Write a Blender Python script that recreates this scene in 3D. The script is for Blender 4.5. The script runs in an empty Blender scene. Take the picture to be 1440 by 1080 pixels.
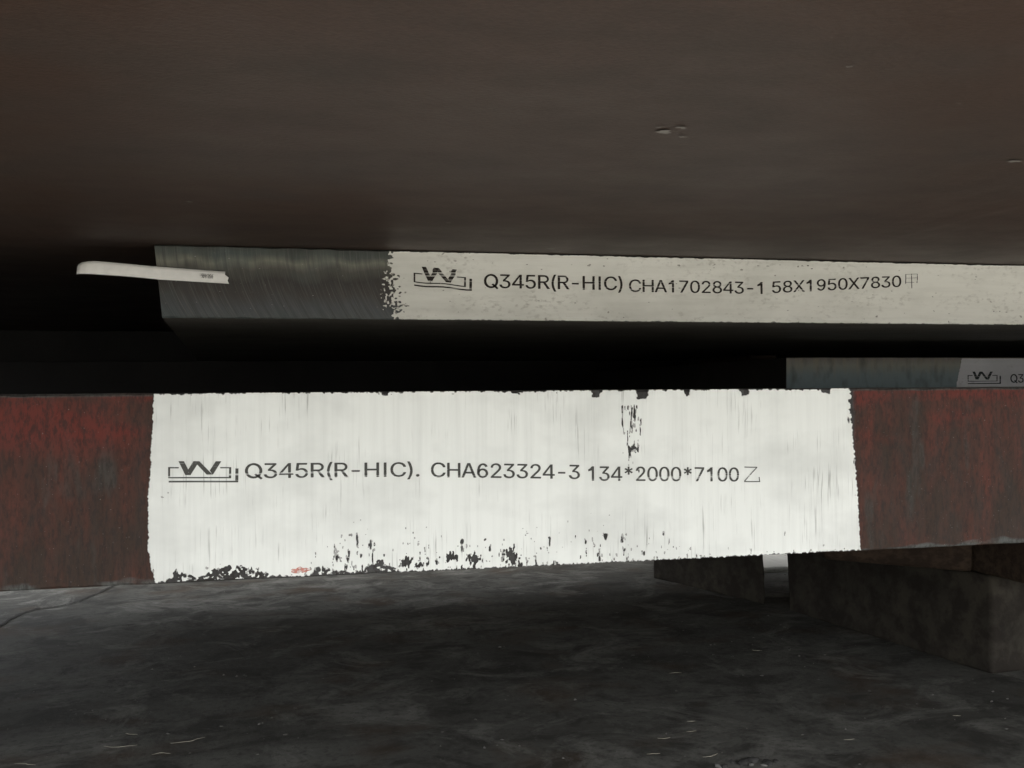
import bpy, bmesh, math, random
import numpy as np
from mathutils import Vector, Matrix

# ------------------------------------------------------------------ camera, sky, sun, exposure
H = 0.40                                   # camera height: level with the top of the thick plate
scene = bpy.context.scene
cam_data = bpy.data.cameras.new('camera')
cam_data.sensor_width = 36.0
cam_data.lens = 35.0
cam_data.clip_start = 0.02
cam_data.clip_end = 3000
cam = bpy.data.objects.new('camera', cam_data)
scene.collection.objects.link(cam)
th, pt, rl = 0.22334966, 0.00788062, -0.00774948
Fw = Vector((math.sin(th)*math.cos(pt), math.cos(th)*math.cos(pt), math.sin(pt)))
Rt = Vector((math.cos(th), -math.sin(th), 0))
Up = Rt.cross(Fw)
R2 = Rt*math.cos(rl) + Up*math.sin(rl)
U2 = -Rt*math.sin(rl) + Up*math.cos(rl)
cam.matrix_world = Matrix(((R2.x, U2.x, -Fw.x, 0), (R2.y, U2.y, -Fw.y, 0), (R2.z, U2.z, -Fw.z, H), (0, 0, 0, 1)))
scene.camera = cam

SUN_EL, SUN_AZ = math.radians(58), math.radians(155)      # azimuth from +Y, clockwise
world = bpy.data.worlds.new('World')
scene.world = world
world.use_nodes = True
wn = world.node_tree
wn.nodes.clear()
sky = wn.nodes.new('ShaderNodeTexSky')
sky.sky_type = 'NISHITA'
sky.sun_disc = False
sky.sun_elevation = SUN_EL
sky.sun_rotation = SUN_AZ
sky.air_density = 1.0
sky.dust_density = 4.0
sky.ozone_density = 0.6
bg = wn.nodes.new('ShaderNodeBackground')
bg.inputs['Strength'].default_value = 0.14
wo = wn.nodes.new('ShaderNodeOutputWorld')
hs_ = wn.nodes.new('ShaderNodeHueSaturation')      # thin cloud: the whole sky is paler
hs_.inputs['Saturation'].default_value = 0.18
wn.links.new(sky.outputs[0], hs_.inputs['Color'])
wn.links.new(hs_.outputs[0], bg.inputs['Color'])
wn.links.new(bg.outputs[0], wo.inputs['Surface'])

sun_data = bpy.data.lights.new('sun', 'SUN')
sun_data.energy = 1.5
sun_data.angle = math.radians(14)
sun_data.color = (1.0, 0.95, 0.88)
sun = bpy.data.objects.new('sun', sun_data)
scene.collection.objects.link(sun)
sd = Vector((math.sin(SUN_AZ)*math.cos(SUN_EL), math.cos(SUN_AZ)*math.cos(SUN_EL), math.sin(SUN_EL)))
sun.rotation_euler = sd.to_track_quat('Z', 'Y').to_euler()
sun.location = sd*20

vs = scene.view_settings
vs.view_transform = 'Standard'
vs.look = 'None'
vs.exposure = 1.68
vs.gamma = 1.0
vs.use_curve_mapping = False
scene.cycles.use_denoising = True
scene.cycles.max_bounces = 10
scene.cycles.diffuse_bounces = 6

# ------------------------------------------------------------------ helpers
COL = scene.collection
D1, D2, D3 = 0.737, 0.834, 1.12             # front faces of the thick, middle and recessed plates
T1 = (H-0.133, H+0.001)
T2 = (H+0.0612, H+0.1192)
T3 = (H+0.0013, H+0.0395)


def link(name, mesh, mat=None, parent=None):
    o = bpy.data.objects.new(name, mesh)
    COL.objects.link(o)
    if mat:
        mesh.materials.append(mat)
    if parent:
        o.parent = parent
        base = parent
        while base.parent:
            base = base.parent
        # children keep world coordinates in their mesh data
        o.matrix_parent_inverse = Matrix.Translation(-Vector(base.location)) if parent is base else Matrix()
    return o


def thing(name, label, cat, loc, group=None):
    o = bpy.data.objects.new(name, None)
    COL.objects.link(o)
    o.location = loc
    o.empty_display_size = 0.05
    o['label'] = label
    o['category'] = cat
    if group:
        o['group'] = group
    return o


def tag(o, label, cat, group=None):
    o['label'] = label
    o['category'] = cat
    if group:
        o['group'] = group
    return o


def pymesh(name, verts, faces, smooth=False):
    me = bpy.data.meshes.new(name)
    me.from_pydata([tuple(map(float, v)) for v in verts], [], [tuple(int(i) for i in f) for f in faces])
    me.update()
    if smooth:
        me.polygons.foreach_set('use_smooth', [True]*len(me.polygons))
    return me


def npmesh(name, V, Q, smooth=False):
    """fast quad mesh from numpy arrays"""
    me = bpy.data.meshes.new(name)
    me.vertices.add(len(V))
    me.vertices.foreach_set('co', np.asarray(V, np.float32).ravel())
    me.loops.add(Q.size)
    me.loops.foreach_set('vertex_index', np.asarray(Q, np.int32).ravel())
    me.polygons.add(len(Q))
    me.polygons.foreach_set('loop_start', np.arange(len(Q), dtype=np.int32)*4)
    me.polygons.foreach_set('loop_total', np.full(len(Q), 4, np.int32))
    if smooth:
        me.polygons.foreach_set('use_smooth', np.ones(len(Q), bool))
    me.update(calc_edges=True)
    me.validate()
    return me


def vnoise(x, y, seed=0):
    x = np.asarray(x, float); y = np.asarray(y, float)
    xi = np.floor(x).astype(np.int64); yi = np.floor(y).astype(np.int64)
    fx = x-xi; fy = y-yi
    fx = fx*fx*(3-2*fx); fy = fy*fy*(3-2*fy)

    def h(a, b):
        n = (a*374761393 + b*668265263 + seed*1442695041) & 0xFFFFFFFF
        n = ((n ^ (n >> 13))*1274126177) & 0xFFFFFFFF
        n = ((n ^ (n >> 16))*2246822519) & 0xFFFFFFFF
        return ((n ^ (n >> 15)) & 0xFFFFFF)/float(0xFFFFFF)
    return (h(xi, yi)*(1-fx)+h(xi+1, yi)*fx)*(1-fy) + (h(xi, yi+1)*(1-fx)+h(xi+1, yi+1)*fx)*fy


def fbm(x, y, seed=0, o=3):
    s = 0; a = 1; t = 0
    for k in range(o):
        s = s + a*vnoise(x*2**k+17.3*k, y*2**k-9.1*k, seed+k*7)
        t += a
        a *= 0.5
    return s/t


def plate_mesh(name, x0, x1, y0, y1, z0, z1, ch=0.0015, step=0.004, seed=1, slant=0.0, skew=0.0, rough=0.0004, fine=None):
    """a rolled plate: chamfered, slightly wavy long edges; slant tips the left end in z, skew in y"""
    fx0, fx1 = fine if fine else (x0, x1)
    xs = [x0]
    x = max(x0, fx0)
    if x > x0:
        xs += list(np.linspace(x0, x, 12)[1:])
    while x < min(x1, fx1)-step:
        x += step
        xs.append(x)
    if x < x1-1e-6:
        xs += list(np.linspace(x, x1, 14)[1:])
    xs = np.array(xs)
    n = len(xs)

    def j(k, s=60):
        return (fbm(xs*s, np.full(n, k*3.7), seed+k)-0.5)*2*rough
    c1 = ch*(0.6+0.9*vnoise(xs*90, xs*0, seed+31)); c2 = ch*(0.6+0.9*vnoise(xs*90, xs*0, seed+47))
    prof = [(y0+j(0), z0+c1), (y0+j(0), z1-c2), (y0+c2, z1+j(2)*0.6), (np.full(n, y1-ch), np.full(n, z1)),
            (np.full(n, y1), np.full(n, z1-ch)), (np.full(n, y1), np.full(n, z0+ch)), (np.full(n, y1-ch), np.full(n, z0)), (y0+c1, z0+j(1)*0.6)]
    V = np.zeros((n, 8, 3))
    for k, (py, pz) in enumerate(prof):
        V[:, k, 0] = xs
        V[:, k, 1] = py
        V[:, k, 2] = pz
    w = np.clip(1-(xs-x0)/0.05, 0, 1)[:, None]
    V[:, :, 0] += w*(slant*((V[:, :, 2]-z0)/(z1-z0)) + skew*(V[:, :, 1]-y0))
    F = []
    for i in range(n-1):
        for k in range(8):
            a = i*8+k; b = i*8+(k+1) % 8
            F.append((a, b, b+8, a+8))
    F.append(tuple(range(7, -1, -1)))
    F.append(tuple((n-1)*8+k for k in range(8)))
    me = pymesh(name, V.reshape(-1, 3), F)
    bm = bmesh.new(); bm.from_mesh(me)
    bmesh.ops.recalc_face_normals(bm, faces=bm.faces)
    bm.to_mesh(me); bm.free()
    return me


def mask_mesh(name, X, Z, M, y):
    """sheet of paint: the grid cells where M > 0, outlines snapped to the zero line. X, Z in mm (Z relative to H)"""
    nz, nx = M.shape
    ins = M > 0
    PX = X.copy(); PZ = Z.copy()
    keep = np.zeros_like(ins[:-1, :-1])
    cnt = ins[:-1, :-1].astype(int)+ins[1:, :-1]+ins[:-1, 1:]+ins[1:, 1:]
    keep = cnt >= 2
    # move outside corners towards an inside neighbour
    done = ins.copy()
    for dz, dx in ((0, 1), (0, -1), (1, 0), (-1, 0)):
        Ms = np.full_like(M, -1); Xs = X.copy(); Zs = Z.copy()
        zs = slice(max(0, -dz), nz-max(0, dz)); xs_ = slice(max(0, -dx), nx-max(0, dx))
        zt = slice(max(0, dz), nz-max(0, -dz)); xt = slice(max(0, dx), nx-max(0, -dx))
        Ms[zs, xs_] = M[zt, xt]; Xs[zs, xs_] = X[zt, xt]; Zs[zs, xs_] = Z[zt, xt]
        sel = (~done) & (Ms > 0)
        t = np.clip(M/(M-Ms-1e-9), 0.05, 0.9)
        PX[sel] = (X+(Xs-X)*t)[sel]; PZ[sel] = (Z+(Zs-Z)*t)[sel]
        done |= sel
    idx = np.arange(nz*nx).reshape(nz, nx)
    Q = np.stack([idx[:-1, :-1], idx[:-1, 1:], idx[1:, 1:], idx[1:, :-1]], -1)[keep]
    used = np.unique(Q)
    remap = np.full(nz*nx, -1); remap[used] = np.arange(len(used))
    V = np.stack([PX.ravel()[used]/1000, np.full(len(used), y), PZ.ravel()[used]/1000+H], 1)
    return npmesh(name, V, remap[Q])


# ---- node helpers
def newmat(name):
    m = bpy.data.materials.new(name)
    m.use_nodes = True
    nt = m.node_tree
    nt.nodes.clear()
    out = nt.nodes.new('ShaderNodeOutputMaterial')
    bs = nt.nodes.new('ShaderNodeBsdfPrincipled')
    nt.links.new(bs.outputs[0], out.inputs['Surface'])
    return m, nt, bs, out


class G:
    def __init__(s, nt):
        s.nt = nt
        s.tc = nt.nodes.new('ShaderNodeTexCoord').outputs['Object']

    def put(s, sock, v):
        if hasattr(v, 'is_output') or isinstance(v, bpy.types.NodeSocket):
            s.nt.links.new(v, sock)
        else:
            sock.default_value = v

    def scale(s, sc, off=(0, 0, 0), rot=(0, 0, 0), vec=None):
        n = s.nt.nodes.new('ShaderNodeMapping')
        s.nt.links.new(vec or s.tc, n.inputs[0])
        n.inputs['Scale'].default_value = sc
        n.inputs['Location'].default_value = off
        n.inputs['Rotation'].default_value = rot
        return n.outputs[0]

    def noise(s, sc, vec=None, scale=1.0, detail=3, rough=0.5, dist=0.0, off=(0, 0, 0)):
        n = s.nt.nodes.new('ShaderNodeTexNoise')
        v = s.scale(sc, off) if vec is None else vec
        s.nt.links.new(v, n.inputs['Vector'])
        n.inputs['Scale'].default_value = scale
        n.inputs['Detail'].default_value = detail
        n.inputs['Roughness'].default_value = rough
        n.inputs['Distortion'].default_value = dist
        return n.outputs['Fac']

    def ramp(s, fac, stops, interp='LINEAR'):
        n = s.nt.nodes.new('ShaderNodeValToRGB')
        n.color_ramp.interpolation = interp
        e = n.color_ramp.elements
        while len(e) < len(stops):
            e.new(0.5)
        for k, (p, c) in enumerate(stops):
            e[k].position = p
            e[k].color = (c, c, c, 1) if isinstance(c, (int, float)) else (*c, 1)
        s.put(n.inputs[0], fac)
        return n.outputs[0]

    def mix(s, fac, a, b, mode='MIX'):
        n = s.nt.nodes.new('ShaderNodeMix')
        n.data_type = 'RGBA'
        n.blend_type = mode
        s.put(n.inputs[0], fac)
        for sock, v in ((n.inputs[6], a), (n.inputs[7], b)):
            s.put(sock, (*v, 1) if isinstance(v, tuple) and len(v) == 3 else v)
        return n.outputs[2]

    def math(s, op, a, b=0.0, c=0.0):
        n = s.nt.nodes.new('ShaderNodeMath')
        n.operation = op
        s.put(n.inputs[0], a)
        s.put(n.inputs[1], b)
        if len(n.inputs) > 2:
            s.put(n.inputs[2], c)
        return n.outputs[0]

    def sep(s):
        n = s.nt.nodes.new('ShaderNodeSeparateXYZ')
        s.nt.links.new(s.tc, n.inputs[0])
        return n.outputs

    def comb(s, x, y, z):
        n = s.nt.nodes.new('ShaderNodeCombineXYZ')
        for k, v in enumerate((x, y, z)):
            s.put(n.inputs[k], v)
        return n.outputs[0]

    def rng(s, v, a, b, c=0.0, d=1.0):
        n = s.nt.nodes.new('ShaderNodeMapRange')
        s.put(n.inputs[0], v)
        for k, q in enumerate((a, b, c, d)):
            n.inputs[k+1].default_value = q
        return n.outputs[0]

    def bump(s, h, strength=0.3, dist=0.001, normal=None):
        n = s.nt.nodes.new('ShaderNodeBump')
        n.inputs['Strength'].default_value = strength
        n.inputs['Distance'].default_value = dist
        s.put(n.inputs['Height'], h)
        if normal:
            s.nt.links.new(normal, n.inputs['Normal'])
        return n.outputs[0]


def finish(nt, bs, col, rough, nrm=None, metal=0.0, spec=0.5):
    g = nt.links
    if isinstance(col, tuple):
        bs.inputs['Base Color'].default_value = (*col, 1)
    else:
        g.new(col, bs.inputs['Base Color'])
    if isinstance(rough, float):
        bs.inputs['Roughness'].default_value = rough
    else:
        g.new(rough, bs.inputs['Roughness'])
    if isinstance(metal, float):
        bs.inputs['Metallic'].default_value = metal
    else:
        g.new(metal, bs.inputs['Metallic'])
    bs.inputs['Specular IOR Level'].default_value = spec
    if nrm is not None:
        g.new(nrm, bs.inputs['Normal'])


# ------------------------------------------------------------------ materials
def mat_primer_face():
    """flame-cut side of the thick plate: worn red oxide over scale, grey where rubbed"""
    m, nt, bs, _ = newmat('rusty_red_face')
    g = G(nt)
    x, y, z = g.sep()
    a = g.noise((30, 30, 9), detail=5, rough=0.62)
    b = g.noise((95, 95, 26), detail=4, rough=0.6, off=(3, 1, 7))
    red = g.mix(g.ramp(b, [(0.3, 0.0), (0.7, 1.0)]), (0.046, 0.022, 0.016), (0.100, 0.030, 0.021))
    col = g.mix(g.ramp(a, [(0.40, 0.0), (0.60, 1.0)]), (0.036, 0.022, 0.016), red)
    gs = g.noise((55, 55, 14), detail=4, rough=0.55, off=(9, 4, 2))
    col = g.mix(g.ramp(gs, [(0.60, 0.0), (0.70, 0.65)]), col, (0.045, 0.045, 0.040))
    # long lengthwise band of fresher red near the top
    band = g.math('MULTIPLY', g.rng(z, T1[0]+0.085, T1[0]+0.105), g.ramp(g.noise((9, 9, 30), detail=3, off=(2, 2, 5)), [(0.40, 0.0), (0.52, 0.85)]))
    col = g.mix(band, col, (0.115, 0.021, 0.015))
    # rubbed grey steel near both arrises
    e1 = g.rng(z, T1[1]-0.005, T1[1]-0.0012)
    e2 = g.rng(z, T1[0]+0.016, T1[0]+0.001)
    en = g.noise((26, 26, 60), detail=4, off=(1, 8, 4))
    e = g.math('ADD', g.math('MULTIPLY', g.math('MAXIMUM', e1, e2), 0.42), en)
    col = g.mix(g.ramp(e, [(0.86, 0.0), (0.96, 0.85)]), col, (0.085, 0.095, 0.092))
    top = g.rng(z, T1[1]-0.0030, T1[1]-0.0016)
    col = g.mix(g.math('MULTIPLY', top, 0.85), col, (0.055, 0.055, 0.050))
    zone = g.math('MULTIPLY', g.rng(x, -0.0915, -0.0895), g.rng(x, 0.4575, 0.4545))
    col = g.mix(zone, col, g.mix(g.ramp(a, [(0.4, 0.0), (0.6, 1.0)]), (0.040, 0.040, 0.039), (0.060, 0.060, 0.060)))
    dn = g.noise((420, 420, 150), detail=4, rough=0.65)
    col = g.mix(g.ramp(dn, [(0.36, 0.7), (0.56, 0.0)]), col, (0.02, 0.015, 0.013))
    sp = g.noise((900, 900, 900), detail=1, off=(5, 5, 5))
    col = g.mix(g.ramp(sp, [(0.76, 0.0), (0.80, 0.6)]), col, (0.25, 0.24, 0.22))
    n = g.bump(g.noise((260, 260, 55), detail=4, rough=0.6), 0.5, 0.0008)
    finish(nt, bs, col, g.rng(b, 0.2, 0.8, 0.62, 0.85), n, spec=0.3)
    return m


def mat_white_paint(name, base, tint, brush):
    m, nt, bs, _ = newmat(name)
    g = G(nt)
    st = g.noise((240, 1, 7) if brush == 'v' else (12, 1, 170), detail=4, rough=0.6)
    col = g.mix(g.ramp(st, [(0.45, 0.0), (0.78, 0.36 if brush == 'v' else 0.5)]), base, tint)
    blot = g.noise((14, 14, 22), detail=4, rough=0.55, off=(4, 2, 1))
    col = g.mix(g.ramp(blot, [(0.45, 0.0), (0.72, 0.50)]), col, tuple(c*0.86 for c in tint))
    if brush == 'v':
        hl = g.noise((850, 1, 26), detail=3, rough=0.5, off=(7, 1, 3))
        pat = g.noise((25, 1, 30), detail=2, off=(2, 0, 9))
        k = g.math('MULTIPLY', g.ramp(hl, [(0.59, 0.0), (0.74, 0.75)]), g.ramp(pat, [(0.47, 0.0), (0.66, 1.0)]))
        col = g.mix(k, col, (0.20, 0.20, 0.19))
    else:
        hl = g.noise((170, 1, 300), detail=3, rough=0.6, off=(7, 1, 3))
        pat = g.noise((18, 1, 45), detail=2, off=(2, 0, 9))
        k = g.math('MULTIPLY', g.ramp(hl, [(0.52, 0.0), (0.72, 0.55)]), g.ramp(pat, [(0.42, 0.0), (0.66, 1.0)]))
        col = g.mix(k, col, (0.26, 0.24, 0.20))
    h = g.noise((320, 1, 10) if brush == 'v' else (30, 1, 260), detail=3)
    n = g.bump(h, 0.35, 0.0006)
    finish(nt, bs, col, 0.62, n, spec=0.35)
    return m


def mat_ink(name, col, density, stretch):
    m, nt, bs, out = newmat(name)
    g = G(nt)
    a = g.noise(stretch, detail=2, rough=0.6)
    b = g.noise((700, 1, 700), detail=2, off=(3, 3, 3))
    cov = g.math('MULTIPLY', g.ramp(a, [(0.35, 0.25), (0.45, density)]), g.ramp(b, [(0.22, 0.3), (0.36, 1.0)]))
    finish(nt, bs, col, 0.75, spec=0.2)
    tr = nt.nodes.new('ShaderNodeBsdfTransparent')
    mx = nt.nodes.new('ShaderNodeMixShader')
    nt.links.new(cov, mx.inputs[0])
    nt.links.new(tr.outputs[0], mx.inputs[1])
    nt.links.new(bs.outputs[0], mx.inputs[2])
    nt.links.new(mx.outputs[0], out.inputs['Surface'])
    return m


def mat_cut_steel(name, z0, z1, darker=1.0):
    """bare flame-cut face with curved drag lines and heat-tint bands"""
    m, nt, bs, _ = newmat(name)
    g = G(nt)
    x, y, z = g.sep()
    d = g.math('SUBTRACT', z1, z)                     # depth below top
    lag = g.math('MULTIPLY', g.math('MULTIPLY', d, d), 5.5)
    u = g.math('SUBTRACT', x, lag)
    vec = g.comb(g.math('MULTIPLY', u, 950.0), 0.0, g.math('MULTIPLY', z, 22.0))
    lines = g.noise(None, vec=vec, detail=3, rough=0.65)
    vec2 = g.comb(g.math('MULTIPLY', u, 300.0), 0.0, g.math('MULTIPLY', z, 14.0))
    lines2 = g.noise(None, vec=vec2, detail=3, rough=0.6)
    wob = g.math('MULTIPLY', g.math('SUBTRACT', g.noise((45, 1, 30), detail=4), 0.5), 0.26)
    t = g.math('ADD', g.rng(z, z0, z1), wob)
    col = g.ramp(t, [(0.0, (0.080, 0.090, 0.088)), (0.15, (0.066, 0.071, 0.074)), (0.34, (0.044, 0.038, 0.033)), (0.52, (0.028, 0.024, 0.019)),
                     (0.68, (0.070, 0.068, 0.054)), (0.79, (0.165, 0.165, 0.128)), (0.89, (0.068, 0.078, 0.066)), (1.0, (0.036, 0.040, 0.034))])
    col = g.mix(g.ramp(lines2, [(0.3, 0.65), (0.58, 0.0)]), col, (0.030, 0.030, 0.028))
    col = g.mix(g.ramp(lines, [(0.52, 0.0), (0.74, 0.5)]), col, (0.15, 0.15, 0.135))
    tq = g.noise((28, 1, 40), detail=2, off=(6, 2, 2))
    col = g.mix(g.ramp(tq, [(0.52, 0.0), (0.70, 0.3)]), col, (0.055, 0.080, 0.080))
    sp = g.noise((420, 1, 900), detail=1, off=(2, 4, 4))
    col = g.mix(g.ramp(sp, [(0.77, 0.0), (0.80, 0.5)]), col, (0.6, 0.6, 0.58))
    n = g.bump(g.math('ADD', lines, g.math('MULTIPLY', lines2, 0.8)), 0.55, 0.0007)
    finish(nt, bs, col, g.rng(lines2, 0.3, 0.7, 0.42, 0.62), n, metal=0.0, spec=0.4)
    return m


def mat_dull_end(name, z0, z1):
    m, nt, bs, _ = newmat(name)
    g = G(nt)
    x, y, z = g.sep()
    t = g.rng(z, z0, z1)
    base = g.ramp(t, [(0.0, (0.21, 0.27, 0.28)), (0.45, (0.24, 0.30, 0.305)), (0.75, (0.33, 0.33, 0.28)), (1.0, (0.25, 0.22, 0.20))])
    st = g.noise((130, 1, 9), detail=4, rough=0.6)
    k = g.math('MULTIPLY', g.rng(z, z0+0.010, z1), g.ramp(st, [(0.45, 0.0), (0.7, 0.9)]))
    col = g.mix(k, base, (0.36, 0.31, 0.22))
    dk = g.noise((70, 1, 30), detail=4, off=(3, 3, 3))
    col = g.mix(g.ramp(dk, [(0.5, 0.0), (0.72, 0.6)]), col, (0.07, 0.07, 0.06))
    n = g.bump(g.noise((300, 1, 60), detail=3), 0.4, 0.0006)
    finish(nt, bs, col, 0.6, n, spec=0.4)
    return m


def mat_scale(name, c1, c2, c3, rough):
    """mill-scale of a plate's broad face, rolled along x"""
    m, nt, bs, _ = newmat(name)
    g = G(nt)
    a = g.noise((2.2, 3.0, 2), detail=5, rough=0.58)
    b = g.noise((13, 20, 10), detail=6, rough=0.62, off=(2, 3, 1))
    col = g.mix(g.ramp(a, [(0.35, 0.0), (0.65, 1.0)]), c1, c2)
    col = g.mix(g.ramp(b, [(0.45, 0.0), (0.72, 0.6)]), col, c3)
    f = g.noise((420, 520, 420), detail=3, rough=0.65, off=(1, 1, 1))
    col = g.mix(g.ramp(f, [(0.36, 0.45), (0.52, 0.0)]), col, tuple(c*0.5 for c in c1))
    col = g.mix(g.ramp(f, [(0.60, 0.0), (0.78, 0.35)]), col, tuple(min(1, c*2.0) for c in c2))
    s = g.noise((60, 150, 60), detail=4, rough=0.7, off=(8, 2, 1))
    col = g.mix(g.ramp(s, [(0.71, 0.0), (0.75, 0.45)]), col, (0.14, 0.125, 0.11))
    n = g.bump(f, 0.35, 0.0006, g.bump(g.noise((3, 9, 4), detail=2), 0.15, 0.003))
    finish(nt, bs, col, g.rng(b, 0.2, 0.8, rough-0.08, rough+0.12), n, spec=0.4)
    return m


def mat_ground():
    m, nt, bs, _ = newmat('oily_concrete')
    g = G(nt)
    a = g.noise((2.6, 3.4, 1), detail=6, rough=0.62, dist=0.4)
    b = g.noise((12, 14, 1), detail=9, rough=0.72, off=(3, 5, 0), dist=0.6)
    c = g.noise((85, 100, 1), detail=6, rough=0.7, off=(1, 7, 0))
    col = g.mix(g.ramp(a, [(0.38, 0.0), (0.62, 1.0)]), (0.085, 0.083, 0.073), (0.145, 0.143, 0.128))
    col = g.mix(g.ramp(b, [(0.40, 0.85), (0.54, 0.0)]), col, (0.045, 0.043, 0.038))
    br = g.noise((7, 9, 1), detail=4, off=(9, 2, 0))
    col = g.mix(g.ramp(br, [(0.54, 0.0), (0.70, 0.6)]), col, (0.085, 0.058, 0.038))
    sc = g.noise((7, 8.5, 1), detail=9, rough=0.70, off=(4, 4, 0), dist=0.9)
    col = g.mix(g.ramp(sc, [(0.52, 0.0), (0.66, 0.85)]), col, (0.225, 0.220, 0.198))
    col = g.mix(g.ramp(c, [(0.32, 0.7), (0.48, 0.0)]), col, (0.05, 0.049, 0.043))
    col = g.mix(g.ramp(c, [(0.60, 0.0), (0.76, 0.55)]), col, (0.22, 0.215, 0.20))
    x, y, z = g.sep()
    bounce = g.math('ADD', g.math('MULTIPLY', g.rng(y, 0.80, 0.30), g.rng(x, -1.1, 0.25, 0.30, 1.0)), g.math('SUBTRACT', a, 0.5))      # ground paled towards front and right to bounce light onto the stack
    col = g.mix(g.ramp(bounce, [(0.35, 0.0), (0.75, 0.95)]), col, (0.44, 0.43, 0.395))
    n = g.bump(c, 0.55, 0.0022, g.bump(b, 0.25, 0.004))
    finish(nt, bs, col, g.rng(b, 0.3, 0.7, 0.78, 0.95), n, spec=0.2)
    return m


def mat_block(name, c1, c2, c3, grain=(30, 30, 30)):
    m, nt, bs, _ = newmat(name)
    g = G(nt)
    a = g.noise((9, 9, 9), detail=5, rough=0.6)
    b = g.noise(grain, detail=5, rough=0.65, off=(2, 2, 2))
    col = g.mix(g.ramp(a, [(0.35, 0.0), (0.65, 1.0)]), c1, c2)
    col = g.mix(g.ramp(b, [(0.42, 0.7), (0.58, 0.0)]), col, c3)
    n = g.bump(b, 0.6, 0.003)
    finish(nt, bs, col, 0.85, n, spec=0.25)
    return m


def mat_plain(name, col, rough=0.8, spec=0.3, var=0.2):
    m, nt, bs, _ = newmat(name)
    g = G(nt)
    a = g.noise((160, 160, 160), detail=3)
    c = g.mix(g.ramp(a, [(0.35, 0.0), (0.7, 1.0)]), tuple(k*(1-var) for k in col), tuple(min(1, k*(1+var*0.5)) for k in col))
    finish(nt, bs, c, rough, spec=spec)
    return m


M_face1 = mat_primer_face()
M_paint1 = mat_white_paint('brushed_white_paint', (0.785, 0.810, 0.785), (0.60, 0.62, 0.60), 'v')
M_paint2 = mat_white_paint('cream_white_paint', (0.72, 0.715, 0.655), (0.55, 0.545, 0.49), 'h')
M_paint3 = mat_white_paint('grey_white_paint', (0.76, 0.75, 0.76), (0.66, 0.66, 0.66), 'h')
M_ink1 = mat_ink('grey_marking_ink', (0.075, 0.075, 0.070), 0.95, (5, 1, 520))
M_ink2 = mat_ink('brown_black_ink', (0.028, 0.022, 0.018), 0.93, (25, 1, 700))
M_ink3 = mat_ink('faint_ink', (0.05, 0.06, 0.06), 0.85, (12, 1, 700))
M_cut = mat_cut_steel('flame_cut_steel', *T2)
M_dull = mat_dull_end('dull_cut_steel', *T3)
M_over = mat_scale('brown_mill_scale', (0.038, 0.0192, 0.0122), (0.039, 0.0262, 0.0198), (0.025, 0.0195, 0.0160), 0.55)
M_grey = mat_scale('grey_mill_scale', (0.185, 0.172, 0.150), (0.250, 0.236, 0.208), (0.140, 0.130, 0.112), 0.5)
M_black = mat_scale('shade_black_scale', (0.016, 0.014, 0.012), (0.024, 0.021, 0.018), (0.013, 0.012, 0.011), 0.6)  # scale darkened so the back of the gap reads as deep shade
M_dark = mat_scale('dark_mill_scale', (0.036, 0.031, 0.026), (0.052, 0.045, 0.037), (0.028, 0.025, 0.022), 0.55)
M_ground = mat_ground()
M_conc = mat_block('weathered_concrete', (0.038, 0.034, 0.027), (0.072, 0.063, 0.048), (0.022, 0.017, 0.014))
M_wood = mat_block('old_timber', (0.060, 0.040, 0.028), (0.085, 0.058, 0.040), (0.03, 0.021, 0.015), (14, 80, 90))
M_thin1 = mat_ink('thin_white_paint', (0.70, 0.71, 0.69), 0.55, (500, 1, 130))
M_thin2 = mat_ink('thin_cream_paint', (0.66, 0.64, 0.57), 0.55, (400, 1, 300))
M_paper = mat_plain('white_paper', (0.80, 0.79, 0.75), 0.7, 0.3, 0.06)
M_stone = mat_plain('dark_stone', (0.06, 0.058, 0.055), 0.7)
M_pale = mat_plain('pale_stone', (0.24, 0.235, 0.22), 0.7)
M_sliver = mat_plain('pale_sliver', (0.42, 0.39, 0.31), 0.6)
M_soil = mat_plain('dark_soil', (0.045, 0.042, 0.037), 0.95)
M_fleck = mat_plain('pale_scale_fleck', (0.16, 0.15, 0.135), 0.8)
M_redsmear = mat_plain('red_smear', (0.55, 0.24, 0.18), 0.8)

# ------------------------------------------------------------------ ground: one sheet, fine near the stack, reaching the horizon
gx = np.concatenate([-np.geomspace(900, 1.6, 34)[:-1], np.arange(-1.6, 2.4, 0.0125), np.geomspace(2.4, 900, 34)])
gy = np.concatenate([-np.geomspace(900, 0.5, 36)[:-1], np.arange(-0.5, 0.8, 0.05), np.arange(0.8, 2.9, 0.0125), np.geomspace(2.9, 900, 34)])
GX, GY = np.meshgrid(gx, gy)
near = np.clip(1-(np.hypot(GX-0.4, GY-1.5)-2.0)/2.0, 0, 1)
GZ = near*((fbm(GX*2.2, GY*2.6, 3, 3)-0.5)*0.005 + (fbm(GX*11, GY*13, 9, 3)-0.5)*0.0022 + (fbm(GX*36, GY*38, 21, 2)-0.5)*0.0012)


def ground_z(x, y):
    x = np.array([x]); y = np.array([y])
    n = np.clip(1-(np.hypot(x-0.4, y-1.5)-2.0)/2.0, 0, 1)
    return float((n*((fbm(x*2.2, y*2.6, 3, 3)-0.5)*0.005 + (fbm(x*11, y*13, 9, 3)-0.5)*0.0022 + (fbm(x*36, y*38, 21, 2)-0.5)*0.0012))[0])


ii = np.arange(GX.size).reshape(GX.shape)
GQ = np.stack([ii[:-1, :-1], ii[:-1, 1:], ii[1:, 1:], ii[1:, :-1]], -1).reshape(-1, 4)
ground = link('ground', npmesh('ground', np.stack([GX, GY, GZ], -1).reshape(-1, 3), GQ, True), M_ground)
ground['kind'] = 'structure'

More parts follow.
